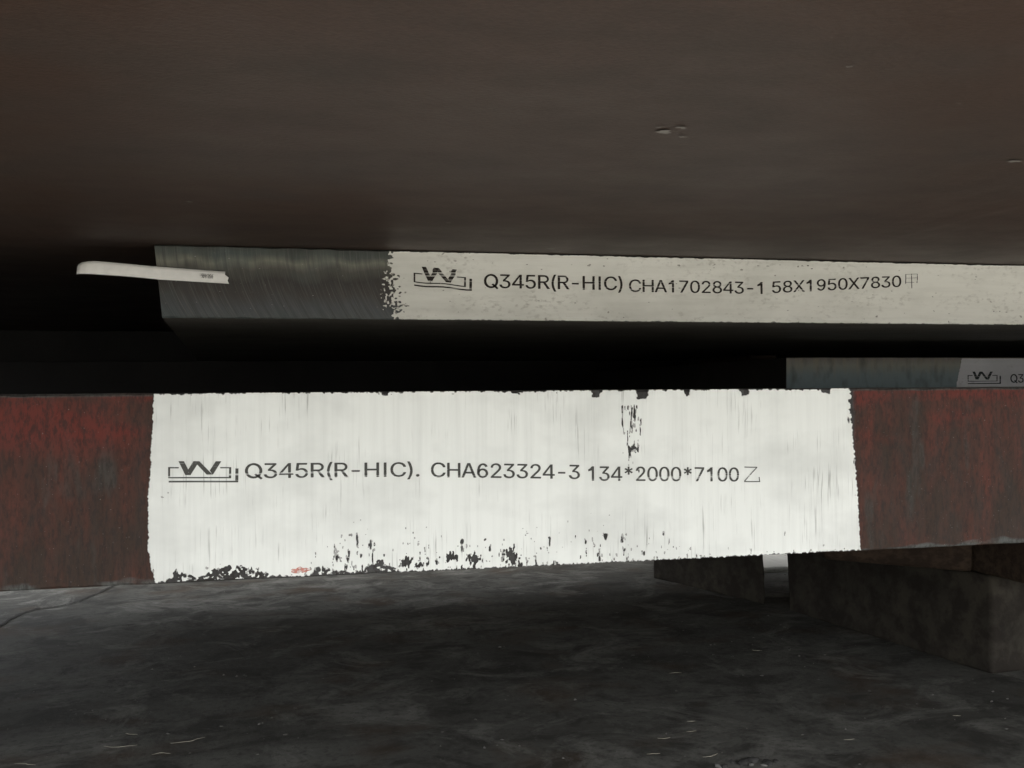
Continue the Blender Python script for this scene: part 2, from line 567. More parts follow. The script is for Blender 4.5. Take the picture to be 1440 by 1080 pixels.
# dirt-filled crack running across the concrete
rc = random.Random(5)
cpts = [(-0.30, 2.42), (-0.335, 2.28), (-0.359, 2.196), (-0.382, 2.11), (-0.40, 2.053), (-0.429, 2.017), (-0.457, 2.02), (-0.478, 1.963), (-0.486, 1.886), (-0.52, 1.80), (-0.60, 1.74), (-0.75, 1.70)]
dense = []
for (ax, ay), (bx_, by_) in zip(cpts, cpts[1:]):
    for k in range(8):
        t = k/8
        dense.append((ax+(bx_-ax)*t+rc.uniform(-.002, .002), ay+(by_-ay)*t+rc.uniform(-.004, .004)))
cv, cf = [], []
for k, (px, py) in enumerate(dense):
    q = dense[min(k+1, len(dense)-1)]; p = dense[max(k-1, 0)]
    t = Vector((q[0]-p[0], q[1]-p[1])).normalized()
    w = 0.0042*(0.25+rc.random())
    nx_, ny_ = -t.y*w, t.x*w
    for s in (-1, 1):
        X, Y = px+s*nx_, py+s*ny_
        cv.append((X, Y, ground_z(X, Y)+0.0015))
    if k:
        cf.append((2*k-2, 2*k-1, 2*k+1, 2*k))
crack = link('crack', pymesh('crack', cv, cf), M_soil, ground)

# ------------------------------------------------------------------ lettering helpers
GLYPHS = {  # letter shapes: advance, outline points, triangles
    'Q': (533, [493,254,427,254,488,311,423,299,471,366,410,341,445,415,391,378,410,457,365,409,367,489,334,432,319,509,301,445,267,516,267,450,215,509,233,445,167,489,200,432,124,457,169,409,89,415,143,378,63,366,124,341,46,311,111,299,41,254,107,254,46,197,111,209,63,142,124,167,89,93,143,130,124,51,169,99,167,19,200,76,215,-1,233,63,267,-8,267,58,319,-1,301,63,367,19,334,76,410,51,365,99,445,93,391,130,471,142,410,167,488,197,423,209,285,130,330,165,500,0,462,-45], [0,1,3,0,3,2,2,3,5,2,5,4,4,5,7,4,7,6,6,7,9,6,9,8,8,9,11,8,11,10,10,11,13,10,13,12,12,13,15,12,15,14,14,15,17,14,17,16,16,17,19,16,19,18,18,19,21,18,21,20,20,21,23,20,23,22,22,23,25,22,25,24,24,25,27,24,27,26,26,27,29,26,29,28,28,29,31,28,31,30,30,31,33,30,33,32,32,33,35,32,35,34,34,35,37,34,37,36,36,37,39,36,39,38,38,39,41,38,41,40,40,41,43,40,43,42,42,43,45,42,45,44,44,45,47,44,47,46,46,47,49,46,49,48,48,49,51,48,51,50,50,51,53,50,53,52,52,53,55,52,55,54,54,55,1,54,1,0,56,57,58,56,58,59]),
    '3': (453, [218,-7,188,-5,159,1,133,10,108,22,88,38,70,57,57,79,48,104,44,132,109,132,112,115,118,100,126,87,137,76,150,66,165,59,182,54,200,51,219,50,239,51,258,55,275,61,291,69,304,80,315,93,323,108,328,125,329,145,328,163,323,180,316,196,306,211,292,223,275,234,254,241,229,246,201,248,157,248,157,299,288,448,288,452,70,452,70,509,372,509,372,461,211,278,211,289,247,290,279,286,308,276,333,262,354,244,371,222,383,198,391,173,393,145,390,116,383,90,370,66,354,45,333,27,309,12,281,2,251,-5], [42,44,43,42,45,44,42,41,45,41,40,45,40,46,45,39,47,40,47,46,40,38,47,39,47,49,48,38,49,47,38,50,49,38,51,50,38,37,51,37,52,51,36,52,37,35,52,36,35,53,52,34,53,35,33,53,34,32,53,33,32,54,53,31,54,32,31,55,54,30,55,31,29,55,30,29,56,55,28,56,29,27,56,28,27,57,56,8,10,9,8,11,10,26,57,27,26,58,57,8,12,11,25,58,26,7,12,8,7,13,12,24,58,25,24,59,58,7,14,13,23,59,24,6,14,7,6,15,14,22,59,23,6,16,15,22,60,59,21,60,22,6,17,16,5,17,6,20,60,21,5,18,17,19,60,20,5,19,18,5,60,19,5,61,60,4,61,5,4,62,61,3,62,4,3,63,62,2,63,3,2,64,63,1,64,2,1,0,64]),
    '4': (453, [282,0,346,0,346,509,282,509,36,106,282,106,282,163,36,163,346,106,413,106,413,163,346,163,36,163,104,163,282,430,282,509], [0,1,2,0,2,3,4,5,6,4,6,7,8,9,10,8,10,11,12,13,14,12,14,15]),
    '5': (453, [221,-7,192,-5,165,1,140,11,118,25,99,41,83,60,71,82,63,105,60,130,122,130,125,115,130,102,138,89,148,78,160,68,173,60,188,54,204,51,221,50,241,51,259,56,276,64,291,75,304,89,314,104,322,122,326,141,328,162,326,183,321,203,314,221,303,237,290,251,275,262,257,270,238,275,218,277,201,276,184,273,167,268,152,262,139,255,128,246,67,253,96,509,366,509,366,452,151,452,134,301,136,301,148,311,162,318,178,325,194,330,212,333,229,334,252,332,274,328,294,321,313,311,330,299,345,285,358,269,370,251,379,231,386,210,390,187,391,163,388,132,381,102,369,76,352,52,332,32,309,15,282,3,253,-4], [44,48,45,48,46,45,48,47,46,44,49,48,55,57,56,54,57,55,54,58,57,53,58,54,53,59,58,52,59,53,52,60,59,51,60,52,51,61,60,50,61,51,44,50,49,44,61,50,44,39,61,39,38,61,38,62,61,38,37,62,37,63,62,36,63,37,35,63,36,44,40,39,34,63,35,34,64,63,44,41,40,44,42,41,33,64,34,44,43,42,33,65,64,32,65,33,31,65,32,31,66,65,30,66,31,30,67,66,29,67,30,29,68,67,28,68,29,28,69,68,27,69,28,26,69,27,26,70,69,8,10,9,8,11,10,25,70,26,8,12,11,7,12,8,24,70,25,24,71,70,7,13,12,7,14,13,23,71,24,6,14,7,6,15,14,23,72,71,22,72,23,6,16,15,21,72,22,6,17,16,5,17,6,20,72,21,5,18,17,20,73,72,19,73,20,5,19,18,5,73,19,4,73,5,4,74,73,3,74,4,3,75,74,2,75,3,2,76,75,1,76,2,1,0,76]),
    'R': (449, [58,0,125,0,125,509,58,509,125,452,262,452,262,509,125,509,125,222,262,222,262,279,125,279,258,452,266,509,285,449,299,504,306,440,334,490,324,427,364,467,338,409,387,437,347,388,402,403,350,366,406,366,347,343,402,328,338,322,387,294,324,304,364,264,306,291,334,241,285,282,299,227,258,279,266,222,225,222,300,222,440,0,360,0], [0,1,2,0,2,3,4,5,6,4,6,7,8,9,10,8,10,11,12,13,15,12,15,14,14,15,17,14,17,16,16,17,19,16,19,18,18,19,21,18,21,20,20,21,23,20,23,22,22,23,25,22,25,24,24,25,27,24,27,26,26,27,29,26,29,28,28,29,31,28,31,30,30,31,33,30,33,32,32,33,35,32,35,34,34,35,37,34,37,36,38,39,40,38,40,41]),
    '(': (273, [89,207,90,244,94,283,101,324,109,364,119,403,132,441,145,477,160,510,177,539,236,539,219,503,204,466,191,428,179,390,169,351,161,313,156,276,152,241,151,207,152,176,155,145,160,115,167,83,177,50,188,16,202,-19,218,-57,236,-96,177,-96,150,-46,128,4,111,55,99,106,92,156], [8,10,9,8,11,10,7,11,8,7,12,11,6,12,7,6,13,12,5,13,6,5,14,13,4,14,5,4,15,14,3,15,4,3,16,15,2,16,3,2,17,16,1,17,2,1,18,17,0,18,1,0,19,18,34,19,0,34,20,19,34,21,20,33,21,34,33,22,21,33,23,22,32,23,33,32,24,23,31,24,32,31,25,24,31,26,25,30,26,31,30,27,26,29,27,30,29,28,27]),
    '-': (453, [337,244,337,188,114,188,114,244], [2,0,3,2,1,0]),
    'H': (517, [60,0,60,509,125,509,125,289,392,289,392,509,457,509,457,0,392,0,392,232,125,232,125,0], [0,2,1,0,3,2,4,6,5,4,7,6,0,10,3,10,4,3,10,9,4,9,7,4,0,11,10,8,7,9]),
    'I': (300, [118,0,118,509,183,509,183,0], [0,2,1,0,3,2]),
    'C': (510, [267,-7,225,-3,186,7,150,25,119,49,92,79,70,115,53,157,44,203,40,254,44,305,53,352,70,393,92,429,119,459,150,484,186,501,225,512,267,516,293,514,317,511,340,504,362,496,383,485,402,471,419,456,435,438,448,418,459,397,467,373,473,348,408,348,404,365,397,380,389,395,380,407,369,418,357,428,344,437,330,444,315,449,300,453,284,455,267,456,237,453,209,445,184,432,161,414,141,391,125,364,113,332,106,295,103,254,106,213,113,177,125,145,141,117,161,94,184,76,210,63,237,56,267,53,284,54,300,56,315,60,330,65,344,72,357,81,369,90,380,102,389,114,397,128,404,144,408,160,473,160,467,135,459,112,448,91,435,71,420,53,402,38,383,24,363,13,341,5,317,-2,293,-6], [17,19,18,17,20,19,16,20,17,16,21,20,16,22,21,15,22,16,15,23,22,15,24,23,14,24,15,14,25,24,13,44,14,44,43,14,43,25,14,42,25,43,42,26,25,41,26,42,13,45,44,40,26,41,39,26,40,13,46,45,38,26,39,38,27,26,37,27,38,13,47,46,12,47,13,36,27,37,35,27,36,35,28,27,12,48,47,34,28,35,34,29,28,33,29,34,11,48,12,11,49,48,32,29,33,32,30,29,31,30,32,11,50,49,10,50,11,10,51,50,9,51,10,9,52,51,8,52,9,8,53,52,8,54,53,7,54,8,7,55,54,72,74,73,72,75,74,6,55,7,6,56,55,71,75,72,71,76,75,70,76,71,6,57,56,5,57,6,69,76,70,69,77,76,68,77,69,5,58,57,68,78,77,67,78,68,66,78,67,4,58,5,4,59,58,65,78,66,65,79,78,64,79,65,4,60,59,63,79,64,62,79,63,4,61,60,61,79,62,61,80,79,4,80,61,3,80,4,3,81,80,2,81,3,2,82,81,2,83,82,1,83,2,1,84,83,1,85,84,0,85,1]),
    ')': (273, [37,-96,56,-56,72,-18,86,18,97,52,106,85,113,116,118,147,121,177,122,207,121,241,117,276,112,313,104,351,94,390,82,428,69,466,54,503,37,539,97,539,113,510,128,477,142,441,154,403,164,364,173,323,179,283,183,244,184,207,182,156,174,104,161,53,144,3,123,-47,97,-96], [17,19,18,17,20,19,17,21,20,16,21,17,16,22,21,15,22,16,15,23,22,14,23,15,14,24,23,13,24,14,13,25,24,12,25,13,12,26,25,11,26,12,11,27,26,10,27,11,10,28,27,9,28,10,8,28,9,8,29,28,7,29,8,7,30,29,6,30,7,5,30,6,5,31,30,4,31,5,4,32,31,3,32,4,2,32,3,2,33,32,1,33,2,1,34,33,0,34,1]),
    '.': (187, [95,-4,83,-3,73,1,63,9,55,18,51,29,50,41,51,53,55,64,63,73,73,81,83,85,95,87,107,85,118,81,128,73,135,64,140,53,141,41,140,29,135,18,128,9,118,1,107,-3], [11,13,12,10,13,11,10,14,13,10,15,14,9,15,10,8,15,9,8,16,15,7,16,8,7,17,16,6,17,7,6,18,17,5,18,6,5,19,18,4,19,5,4,20,19,3,20,4,3,21,20,2,21,3,2,22,21,1,22,2,1,23,22,0,23,1]),
    'A': (479, [16,0,201,509,276,509,463,0,395,0,287,302,280,323,272,346,264,372,255,402,244,438,232,478,245,478,233,437,222,402,213,371,204,345,197,322,191,302,85,0,110,142,110,199,370,199,370,142], [0,11,1,11,2,1,11,12,2,12,3,2,0,21,11,21,13,11,13,10,11,13,10,12,10,22,12,22,3,12,9,22,10,21,14,13,8,22,9,21,15,14,7,22,8,21,16,15,6,22,7,21,17,16,5,22,6,21,18,17,21,20,18,20,19,18,4,23,5,23,22,5,0,20,21,20,22,21,20,23,22,23,3,22,0,19,20,4,3,23]),
    '6': (453, [391,160,329,160,385,203,325,187,369,243,315,213,343,278,299,234,309,305,277,251,269,321,253,261,226,327,226,265,183,321,199,261,143,305,175,251,109,278,153,234,83,243,137,213,67,203,127,187,61,160,123,160,67,117,127,133,83,77,137,107,109,42,153,86,143,15,175,69,183,-1,199,59,226,-7,226,55,269,-1,253,59,309,15,277,69,343,42,299,86,369,77,315,107,385,117,325,133,123,170,61,170,123,234,61,236,127,286,65,294,137,336,77,354,154,381,98,409,176,416,130,458,204,438,176,494,234,446,230,508,265,442,285,500,289,427,331,473,308,403,362,433,316,378,374,398], [0,1,3,0,3,2,2,3,5,2,5,4,4,5,7,4,7,6,6,7,9,6,9,8,8,9,11,8,11,10,10,11,13,10,13,12,12,13,15,12,15,14,14,15,17,14,17,16,16,17,19,16,19,18,18,19,21,18,21,20,20,21,23,20,23,22,22,23,25,22,25,24,24,25,27,24,27,26,26,27,29,26,29,28,28,29,31,28,31,30,30,31,33,30,33,32,32,33,35,32,35,34,34,35,37,34,37,36,36,37,39,36,39,38,38,39,41,38,41,40,40,41,43,40,43,42,42,43,45,42,45,44,44,45,47,44,47,46,46,47,1,46,1,0,48,49,51,48,51,50,50,51,53,50,53,52,52,53,55,52,55,54,54,55,57,54,57,56,56,57,59,56,59,58,58,59,61,58,61,60,60,61,63,60,63,62,62,63,65,62,65,64,64,65,67,64,67,66,66,67,69,66,69,68,68,69,71,68,71,70]),
    '2': (453, [64,0,64,47,234,229,252,248,268,266,282,282,294,298,303,312,311,327,316,341,319,356,320,371,319,389,315,405,308,419,298,431,287,441,273,449,258,455,241,458,224,460,205,458,188,454,172,447,159,438,148,427,139,413,132,398,128,381,127,362,66,362,68,391,75,418,86,442,102,464,121,482,143,496,168,507,196,513,225,516,254,513,281,507,306,497,328,482,346,465,361,445,372,423,379,398,381,372,380,354,377,336,371,318,363,299,351,280,336,259,317,235,294,209,267,180,153,60,153,57,389,57,389,0], [38,40,39,38,41,40,37,41,38,37,42,41,36,42,37,36,43,42,35,43,36,35,44,43,34,44,35,34,20,44,20,19,44,19,45,44,33,21,34,21,20,34,18,45,19,33,22,21,17,45,18,33,23,22,16,45,17,33,24,23,16,46,45,32,24,33,15,46,16,32,25,24,14,46,15,32,26,25,14,47,46,13,47,14,31,26,32,31,27,26,12,47,13,12,48,47,31,28,27,30,28,31,11,48,12,30,29,28,11,49,48,10,49,11,9,49,10,9,50,49,8,50,9,8,51,50,7,51,8,7,52,51,6,52,7,6,53,52,5,53,6,4,53,5,4,54,53,3,54,4,3,55,54,2,55,3,2,56,55,1,56,2,1,57,56,1,58,57,1,59,58,1,60,59,1,61,60,0,61,1]),
    '1': (453, [212,0,276,0,276,509,228,509,212,440,212,365,90,330,90,400,160,445,212,509], [0,1,2,0,2,9,4,5,6,4,6,7,4,7,8,4,8,9]),
    '7': (453, [97,0,323,448,323,452,62,452,62,509,391,509,391,449,165,0], [3,5,4,3,2,5,2,6,5,1,6,2,1,7,6,0,7,1]),
    '0': (453, [227,-7,191,-3,158,7,130,24,105,48,85,77,69,113,57,155,50,202,48,254,50,306,57,353,69,395,85,431,106,461,130,484,159,502,191,512,227,516,262,512,295,502,323,484,348,461,368,431,384,395,396,353,403,306,405,254,403,202,396,155,384,113,368,77,348,48,323,24,295,7,263,-3,227,50,250,52,271,60,290,74,306,92,320,116,330,144,338,176,342,213,344,254,342,295,338,332,330,365,320,393,306,416,290,435,271,449,250,457,227,460,203,457,182,449,163,435,147,416,134,393,123,365,115,332,111,295,109,254,111,213,115,176,123,144,134,116,147,92,163,74,182,60,203,52], [17,19,18,16,19,17,16,20,19,15,20,16,15,21,20,14,21,15,14,22,21,14,54,22,54,53,22,53,23,22,13,55,14,55,54,14,13,56,55,52,23,53,13,57,56,51,23,52,13,58,57,50,23,51,50,24,23,12,58,13,12,59,58,49,24,50,11,59,12,49,25,24,11,60,59,48,25,49,11,61,60,47,25,48,10,61,11,47,26,25,10,62,61,46,26,47,9,62,10,46,27,26,9,63,62,45,27,46,8,63,9,8,64,63,44,27,45,44,28,27,8,65,64,43,28,44,7,65,8,43,29,28,7,66,65,42,29,43,6,66,7,42,30,29,6,67,66,41,30,42,40,30,41,6,68,67,5,68,6,40,31,30,5,69,68,39,31,40,39,32,31,4,69,5,4,70,69,38,32,39,4,71,70,37,32,38,36,32,37,4,36,71,4,32,36,4,33,32,3,33,4,2,33,3,2,34,33,2,35,34,1,35,2,1,0,35]),
    '8': (453, [226,-7,193,-5,163,1,136,11,111,25,91,42,74,62,62,84,54,109,52,135,53,156,58,176,65,195,75,212,87,228,101,241,117,252,134,260,153,265,153,267,129,276,109,289,93,308,80,330,73,354,70,380,73,405,79,429,90,450,106,469,124,485,146,498,170,508,197,514,226,516,255,514,282,508,306,498,328,485,346,469,361,450,373,429,379,405,382,380,379,354,372,330,359,308,343,289,323,276,300,267,300,265,319,260,335,252,351,241,365,228,377,212,387,195,395,176,399,156,401,135,398,109,391,84,378,62,362,42,341,25,317,11,289,1,259,-5,226,49,248,50,267,54,285,60,300,69,313,79,323,91,331,106,335,121,337,139,335,157,330,173,322,189,312,202,298,213,283,223,265,230,247,234,226,235,206,234,187,230,169,223,154,213,140,202,130,189,122,173,117,157,115,139,117,121,121,106,129,91,139,79,152,69,167,60,185,54,205,50,226,290,244,291,260,294,274,300,287,308,298,318,307,330,314,344,318,359,319,376,318,392,314,407,308,420,299,432,288,442,275,449,260,455,244,459,226,460,208,459,192,455,177,449,164,442,153,432,145,420,138,407,134,392,133,376,134,359,138,344,145,330,154,318,165,308,178,300,193,294,209,291], [33,35,34,32,35,33,32,36,35,31,36,32,31,37,36,30,37,31,30,38,37,29,38,30,29,39,38,28,123,29,123,39,29,123,122,39,122,121,39,121,40,39,28,124,123,120,40,121,28,125,124,119,40,120,27,125,28,119,41,40,27,126,125,118,41,119,27,127,126,117,41,118,116,41,117,27,128,127,26,128,27,116,42,41,26,129,128,115,42,116,26,130,129,114,42,115,25,130,26,114,43,42,25,131,130,113,43,114,24,131,25,113,44,43,24,132,131,112,44,113,24,133,132,111,44,112,111,45,44,23,133,24,23,134,133,110,45,111,23,135,134,109,45,110,109,46,45,22,135,23,22,136,135,108,46,109,22,137,136,107,46,108,107,47,46,21,137,22,21,138,137,106,47,107,21,139,138,105,47,106,21,104,139,104,47,105,21,47,104,21,48,47,20,48,21,20,49,48,19,49,20,18,49,19,18,50,49,17,50,18,17,51,50,16,51,17,16,52,51,15,52,16,15,53,52,14,86,15,86,53,15,86,54,53,14,87,86,85,54,86,14,88,87,84,54,85,14,89,88,83,54,84,13,89,14,83,55,54,13,90,89,82,55,83,13,91,90,81,55,82,12,91,13,81,56,55,12,92,91,80,56,81,11,92,12,80,57,56,11,93,92,79,57,80,79,58,57,10,93,11,10,94,93,78,58,79,10,95,94,77,58,78,77,59,58,9,95,10,9,96,95,76,59,77,8,96,9,76,60,59,8,97,96,75,60,76,75,61,60,7,97,8,7,98,97,74,61,75,7,99,98,73,61,74,6,99,7,73,62,61,6,100,99,72,62,73,6,101,100,71,62,72,5,101,6,71,63,62,5,102,101,70,63,71,5,103,102,69,63,70,5,68,103,68,63,69,5,63,68,4,63,5,4,64,63,4,65,64,3,65,4,2,65,3,2,66,65,1,66,2,1,67,66,0,67,1]),
    '9': (453, [62,349,124,349,68,306,128,322,84,266,138,296,110,231,154,275,144,204,176,258,184,188,200,248,227,182,227,244,270,188,254,248,310,204,278,258,344,231,300,275,370,266,316,296,386,306,326,322,392,349,330,349,386,392,326,376,370,432,316,402,344,467,300,423,310,494,278,440,270,510,254,450,227,516,227,454,184,510,200,450,144,494,176,440,110,467,154,423,84,432,138,402,68,392,128,376,330,339,392,339,330,275,392,273,326,223,388,215,316,173,376,155,299,128,355,100,277,93,323,51,249,71,277,15,219,63,223,1,188,67,168,9,164,82,122,36,145,106,91,76,137,131,79,111], [0,1,3,0,3,2,2,3,5,2,5,4,4,5,7,4,7,6,6,7,9,6,9,8,8,9,11,8,11,10,10,11,13,10,13,12,12,13,15,12,15,14,14,15,17,14,17,16,16,17,19,16,19,18,18,19,21,18,21,20,20,21,23,20,23,22,22,23,25,22,25,24,24,25,27,24,27,26,26,27,29,26,29,28,28,29,31,28,31,30,30,31,33,30,33,32,32,33,35,32,35,34,34,35,37,34,37,36,36,37,39,36,39,38,38,39,41,38,41,40,40,41,43,40,43,42,42,43,45,42,45,44,44,45,47,44,47,46,46,47,1,46,1,0,48,49,51,48,51,50,50,51,53,50,53,52,52,53,55,52,55,54,54,55,57,54,57,56,56,57,59,56,59,58,58,59,61,58,61,60,60,61,63,60,63,62,62,63,65,62,65,64,64,65,67,64,67,66,66,67,69,66,69,68,68,69,71,68,71,70]),
    'X': (474, [18,0,217,284,217,236,29,509,104,509,178,400,188,386,196,373,204,361,211,350,217,340,223,329,230,318,236,305,243,292,232,292,239,305,246,317,252,329,258,339,265,350,272,361,280,373,288,386,298,400,374,509,446,509,259,239,259,287,456,0,382,0,292,129,283,142,275,154,268,165,262,175,256,185,250,195,244,206,237,218,230,231,244,231,238,219,231,207,225,196,219,186,213,176,206,166,199,155,191,143,182,129,91,0], [2,4,3,2,5,4,24,26,25,24,27,26,2,6,5,23,27,24,2,7,6,22,27,23,2,8,7,21,27,22,2,9,8,20,27,21,2,1,9,1,10,9,19,28,20,28,27,20,1,11,10,18,28,19,1,12,11,17,28,18,1,13,12,16,28,17,1,15,13,15,14,13,15,28,16,1,28,15,1,29,28,0,40,1,40,41,1,41,29,1,0,39,40,42,29,41,43,38,42,38,29,42,0,43,39,43,38,39,0,44,43,37,29,38,0,45,44,36,29,37,0,46,45,35,29,36,0,47,46,34,29,35,0,48,47,33,29,34,0,49,48,32,29,33,0,50,49,31,29,32,0,51,50,30,29,31]),
    '*': (453, [201,223,206,331,114,272,89,315,186,365,89,415,114,459,206,400,201,509,250,509,246,400,337,459,362,415,266,365,362,315,337,272,246,331,250,223], [7,9,8,7,10,9,5,7,6,10,12,11,4,7,5,10,13,12,4,10,7,4,13,10,3,13,4,3,1,13,1,16,13,16,14,13,3,2,1,0,16,1,0,17,16,15,14,16]),
    ' ': (187, [], []),
    '规格:': (0, [2109,111,2079,103,2057,81,2049,51,2057,21,2079,-1,2109,-9,2139,-1,2161,21,2169,51,2161,81,2139,103,2109,458,2079,450,2057,428,2049,398,2057,368,2079,346,2109,338,2139,346,2161,368,2169,398,2161,428,2139,450,1575,667,1794,667,1760,606,1721,549,1675,496,1631,546,1593,597,1563,648,1202,840,1202,626,1052,626,1052,555,1193,555,1151,414,1094,281,1028,175,1042,155,1057,131,1067,109,1116,188,1162,287,1202,397,1202,-79,1273,-79,1273,425,1304,379,1334,334,1355,299,1400,356,1365,401,1314,463,1273,511,1273,555,1387,555,1363,535,1383,519,1405,500,1422,484,1456,516,1489,551,1521,590,1551,543,1586,496,1626,450,1537,383,1440,330,1341,291,1357,273,1372,250,1384,230,1410,240,1436,251,1462,262,1462,-81,1532,-81,1532,-37,1811,-37,1811,-77,1884,-77,1884,270,1930,252,1944,273,1961,296,1977,315,1883,350,1799,396,1726,449,1791,527,1846,615,1889,713,1842,735,1828,732,1612,732,1627,761,1641,791,1654,822,1582,841,1535,741,1474,649,1403,570,1403,626,1273,626,1273,840,1532,29,1532,222,1811,222,1811,29,1511,287,1569,320,1624,358,1676,401,1728,359,1785,321,1847,287,476,791,476,259,548,259,548,725,824,725,824,259,899,259,899,791,208,830,208,674,65,674,65,604,208,604,208,505,207,442,43,442,43,371,204,371,183,232,132,98,36,-17,56,-33,75,-52,90,-70,170,23,224,128,256,239,303,179,349,117,383,67,435,123,390,178,325,255,269,316,275,371,428,371,428,442,278,442,279,506,279,604,416,604,416,674,279,674,279,830,652,640,652,448,634,285,554,121,368,-25,385,-41,402,-61,415,-79,545,9,632,109,686,217,686,27,695,-25,724,-52,776,-59,857,-59,918,-43,947,17,959,137,939,143,918,153,898,166,893,61,881,13,857,1,786,1,766,4,756,14,753,35,753,290,707,290,716,344,721,397,722,447,722,640], [13,23,12,14,23,13,14,22,23,15,22,14,15,21,22,16,21,15,16,20,21,17,20,16,17,19,20,18,19,17,1,11,0,2,11,1,2,10,11,3,10,2,3,9,10,4,9,3,4,8,9,5,8,4,5,7,8,6,7,5,101,99,100,33,106,32,33,105,106,101,98,99,101,97,98,101,96,97,102,96,101,95,93,94,102,95,96,102,24,95,24,93,95,24,25,93,25,92,93,102,31,24,26,92,25,103,31,102,103,64,31,64,30,31,35,33,34,35,105,33,35,104,105,35,103,104,26,91,92,27,91,26,64,29,30,103,63,64,65,29,64,35,36,103,36,56,103,56,57,103,57,63,103,37,56,36,37,55,56,58,63,57,58,62,63,28,91,27,65,28,29,66,28,65,59,62,58,28,90,91,60,62,59,60,61,62,37,54,55,66,90,28,67,90,66,37,48,54,48,53,54,68,90,67,68,114,90,114,89,90,37,45,48,45,47,48,49,53,48,38,45,37,49,52,53,68,113,114,115,89,114,38,44,45,46,47,45,115,88,89,69,113,68,50,52,49,116,88,115,69,112,113,50,51,52,116,87,88,70,112,69,117,87,116,70,111,112,117,86,87,117,85,86,71,111,70,71,117,111,71,85,117,38,43,44,39,43,38,71,83,85,83,84,85,72,76,71,76,83,71,76,109,83,109,82,83,72,75,76,77,108,76,108,109,76,72,74,75,73,74,72,77,107,108,110,82,109,39,40,43,40,41,43,41,42,43,77,79,107,79,110,107,79,80,110,80,82,110,77,78,79,81,82,80,127,161,126,127,160,161,119,121,118,121,125,118,121,122,125,122,124,125,119,120,121,123,124,122,129,127,128,129,160,127,129,159,160,129,158,159,163,196,162,163,195,196,130,158,129,131,157,130,157,158,130,131,156,157,131,155,156,132,155,131,164,195,163,164,194,195,134,132,133,134,155,132,134,154,155,134,153,154,164,193,194,135,153,134,136,152,135,152,153,135,136,151,152,164,192,193,136,150,151,164,191,192,164,172,191,172,190,191,165,172,164,136,144,150,144,149,150,136,143,144,145,149,144,137,143,136,165,171,172,173,190,172,146,149,145,146,148,149,184,182,183,184,181,182,184,180,181,184,179,180,137,142,143,146,147,148,166,171,165,166,170,171,138,142,137,185,179,184,173,189,190,174,189,173,138,139,142,139,140,142,140,141,142,185,178,179,174,188,189,186,178,185,166,167,170,167,168,170,168,169,170,174,187,188,174,186,187,174,178,186,175,178,174,175,177,178,176,177,175]),
}


def text_mesh_verts(body):
    V, F, pen = [], [], 0
    for ch in ([body] if body in GLYPHS else list(body)):
        adv, pts, tri = GLYPHS[ch]
        k = len(V)
        V += [(pen+pts[i], pts[i+1], 0) for i in range(0, len(pts), 2)]
        F += [(tri[i]+k, tri[i+1]+k, tri[i+2]+k) for i in range(0, len(tri), 3)]
        pen += adv-(34 if ch not in ' .' else 0)
    return np.array(V, float)/1000, F


capH = text_mesh_verts('H')[0][:, 1].max()


def lettering(body, x0, x1, zb0, zb1, cap, y, mat, parent, label):
    """one line of stencilled print: fitted between x0 and x1 (mm), baseline from zb0 to zb1 (mm above the lens height)"""
    v, f = text_mesh_verts(body)
    a, b = v[:, 0].min(), v[:, 0].max()
    t = (v[:, 0]-a)/(b-a)
    V = np.stack([(x0+(x1-x0)*t)/1000, np.full(len(v), y), (zb0+(zb1-zb0)*t + v[:, 1]/capH*cap)/1000+H], 1)
    V = np.concatenate([V-[0.0002, 0, 0], V+[0.0002, -0.00004, 0.0001]])          # the jet passes twice
    f = f+[tuple(i+len(v) for i in q) for q in f]
    o = link('lettering', pymesh('lettering', V, f), mat, parent)
    o['label'] = label
    return o


LOGO = [  # strokes of the emblem as quads, in units of its width (0..548) and height (0..165), origin top left
    [(0, 46), (83, 46), (80, 56), (0, 56)], [(0, 55), (16, 55), (15, 132), (0, 132)],
    [(15, 123), (490, 123), (490, 133), (15, 133)], [(474, 54), (491, 54), (490, 126), (472, 126)],
    [(403, 46), (491, 46), (491, 55), (406, 55)],
    [(80, 0), (122, 0), (178, 108), (132, 108)], [(178, 108), (158, 76), (208, 0), (242, 0)],
    [(242, 0), (208, 0), (304, 108), (348, 108)], [(348, 108), (330, 76), (373, 0), (413, 0)],
    [(524, 56), (548, 56), (546, 155), (522, 155)], [(4, 152), (546, 152), (545, 165), (4, 165)]]
LOGO[6] = [(150, 72), (196, 0), (242, 0), (172, 108)]
LOGO[8] = [(322, 72), (370, 0), (413, 0), (345, 108)]
LOGO[7] = [(200, 0), (242, 0), (348, 108), (302, 108)]


def emblem(x0, x1, zt0, zt1, hgt, y, mat, parent, warp=None):
    V, F = [], []
    for k, q in enumerate(LOGO):
        n = 10
        a, b, c, d = [np.array(p, float) for p in q]
        st = len(V)
        for i in range(n+1):
            t = i/n
            # split every quad along its longer direction
            if np.linalg.norm(b-a) > np.linalg.norm(d-a):
                p, r = a+(b-a)*t, d+(c-d)*t
            else:
                p, r = a+(d-a)*t, b+(c-b)*t
            for s in (p, r):
                ux, uy = s[0]/548, s[1]/165
                if warp:
                    ux, uy = warp(ux, uy)
                V.append(((x0+(x1-x0)*ux)/1000, y-0.00002*(k % 3), (zt0+(zt1-zt0)*ux-hgt*uy)/1000+H))
        for i in range(n):
            F.append((st+2*i, st+2*i+1, st+2*i+3, st+2*i+2))
    return link('emblem', pymesh('emblem', V, F), mat, parent)


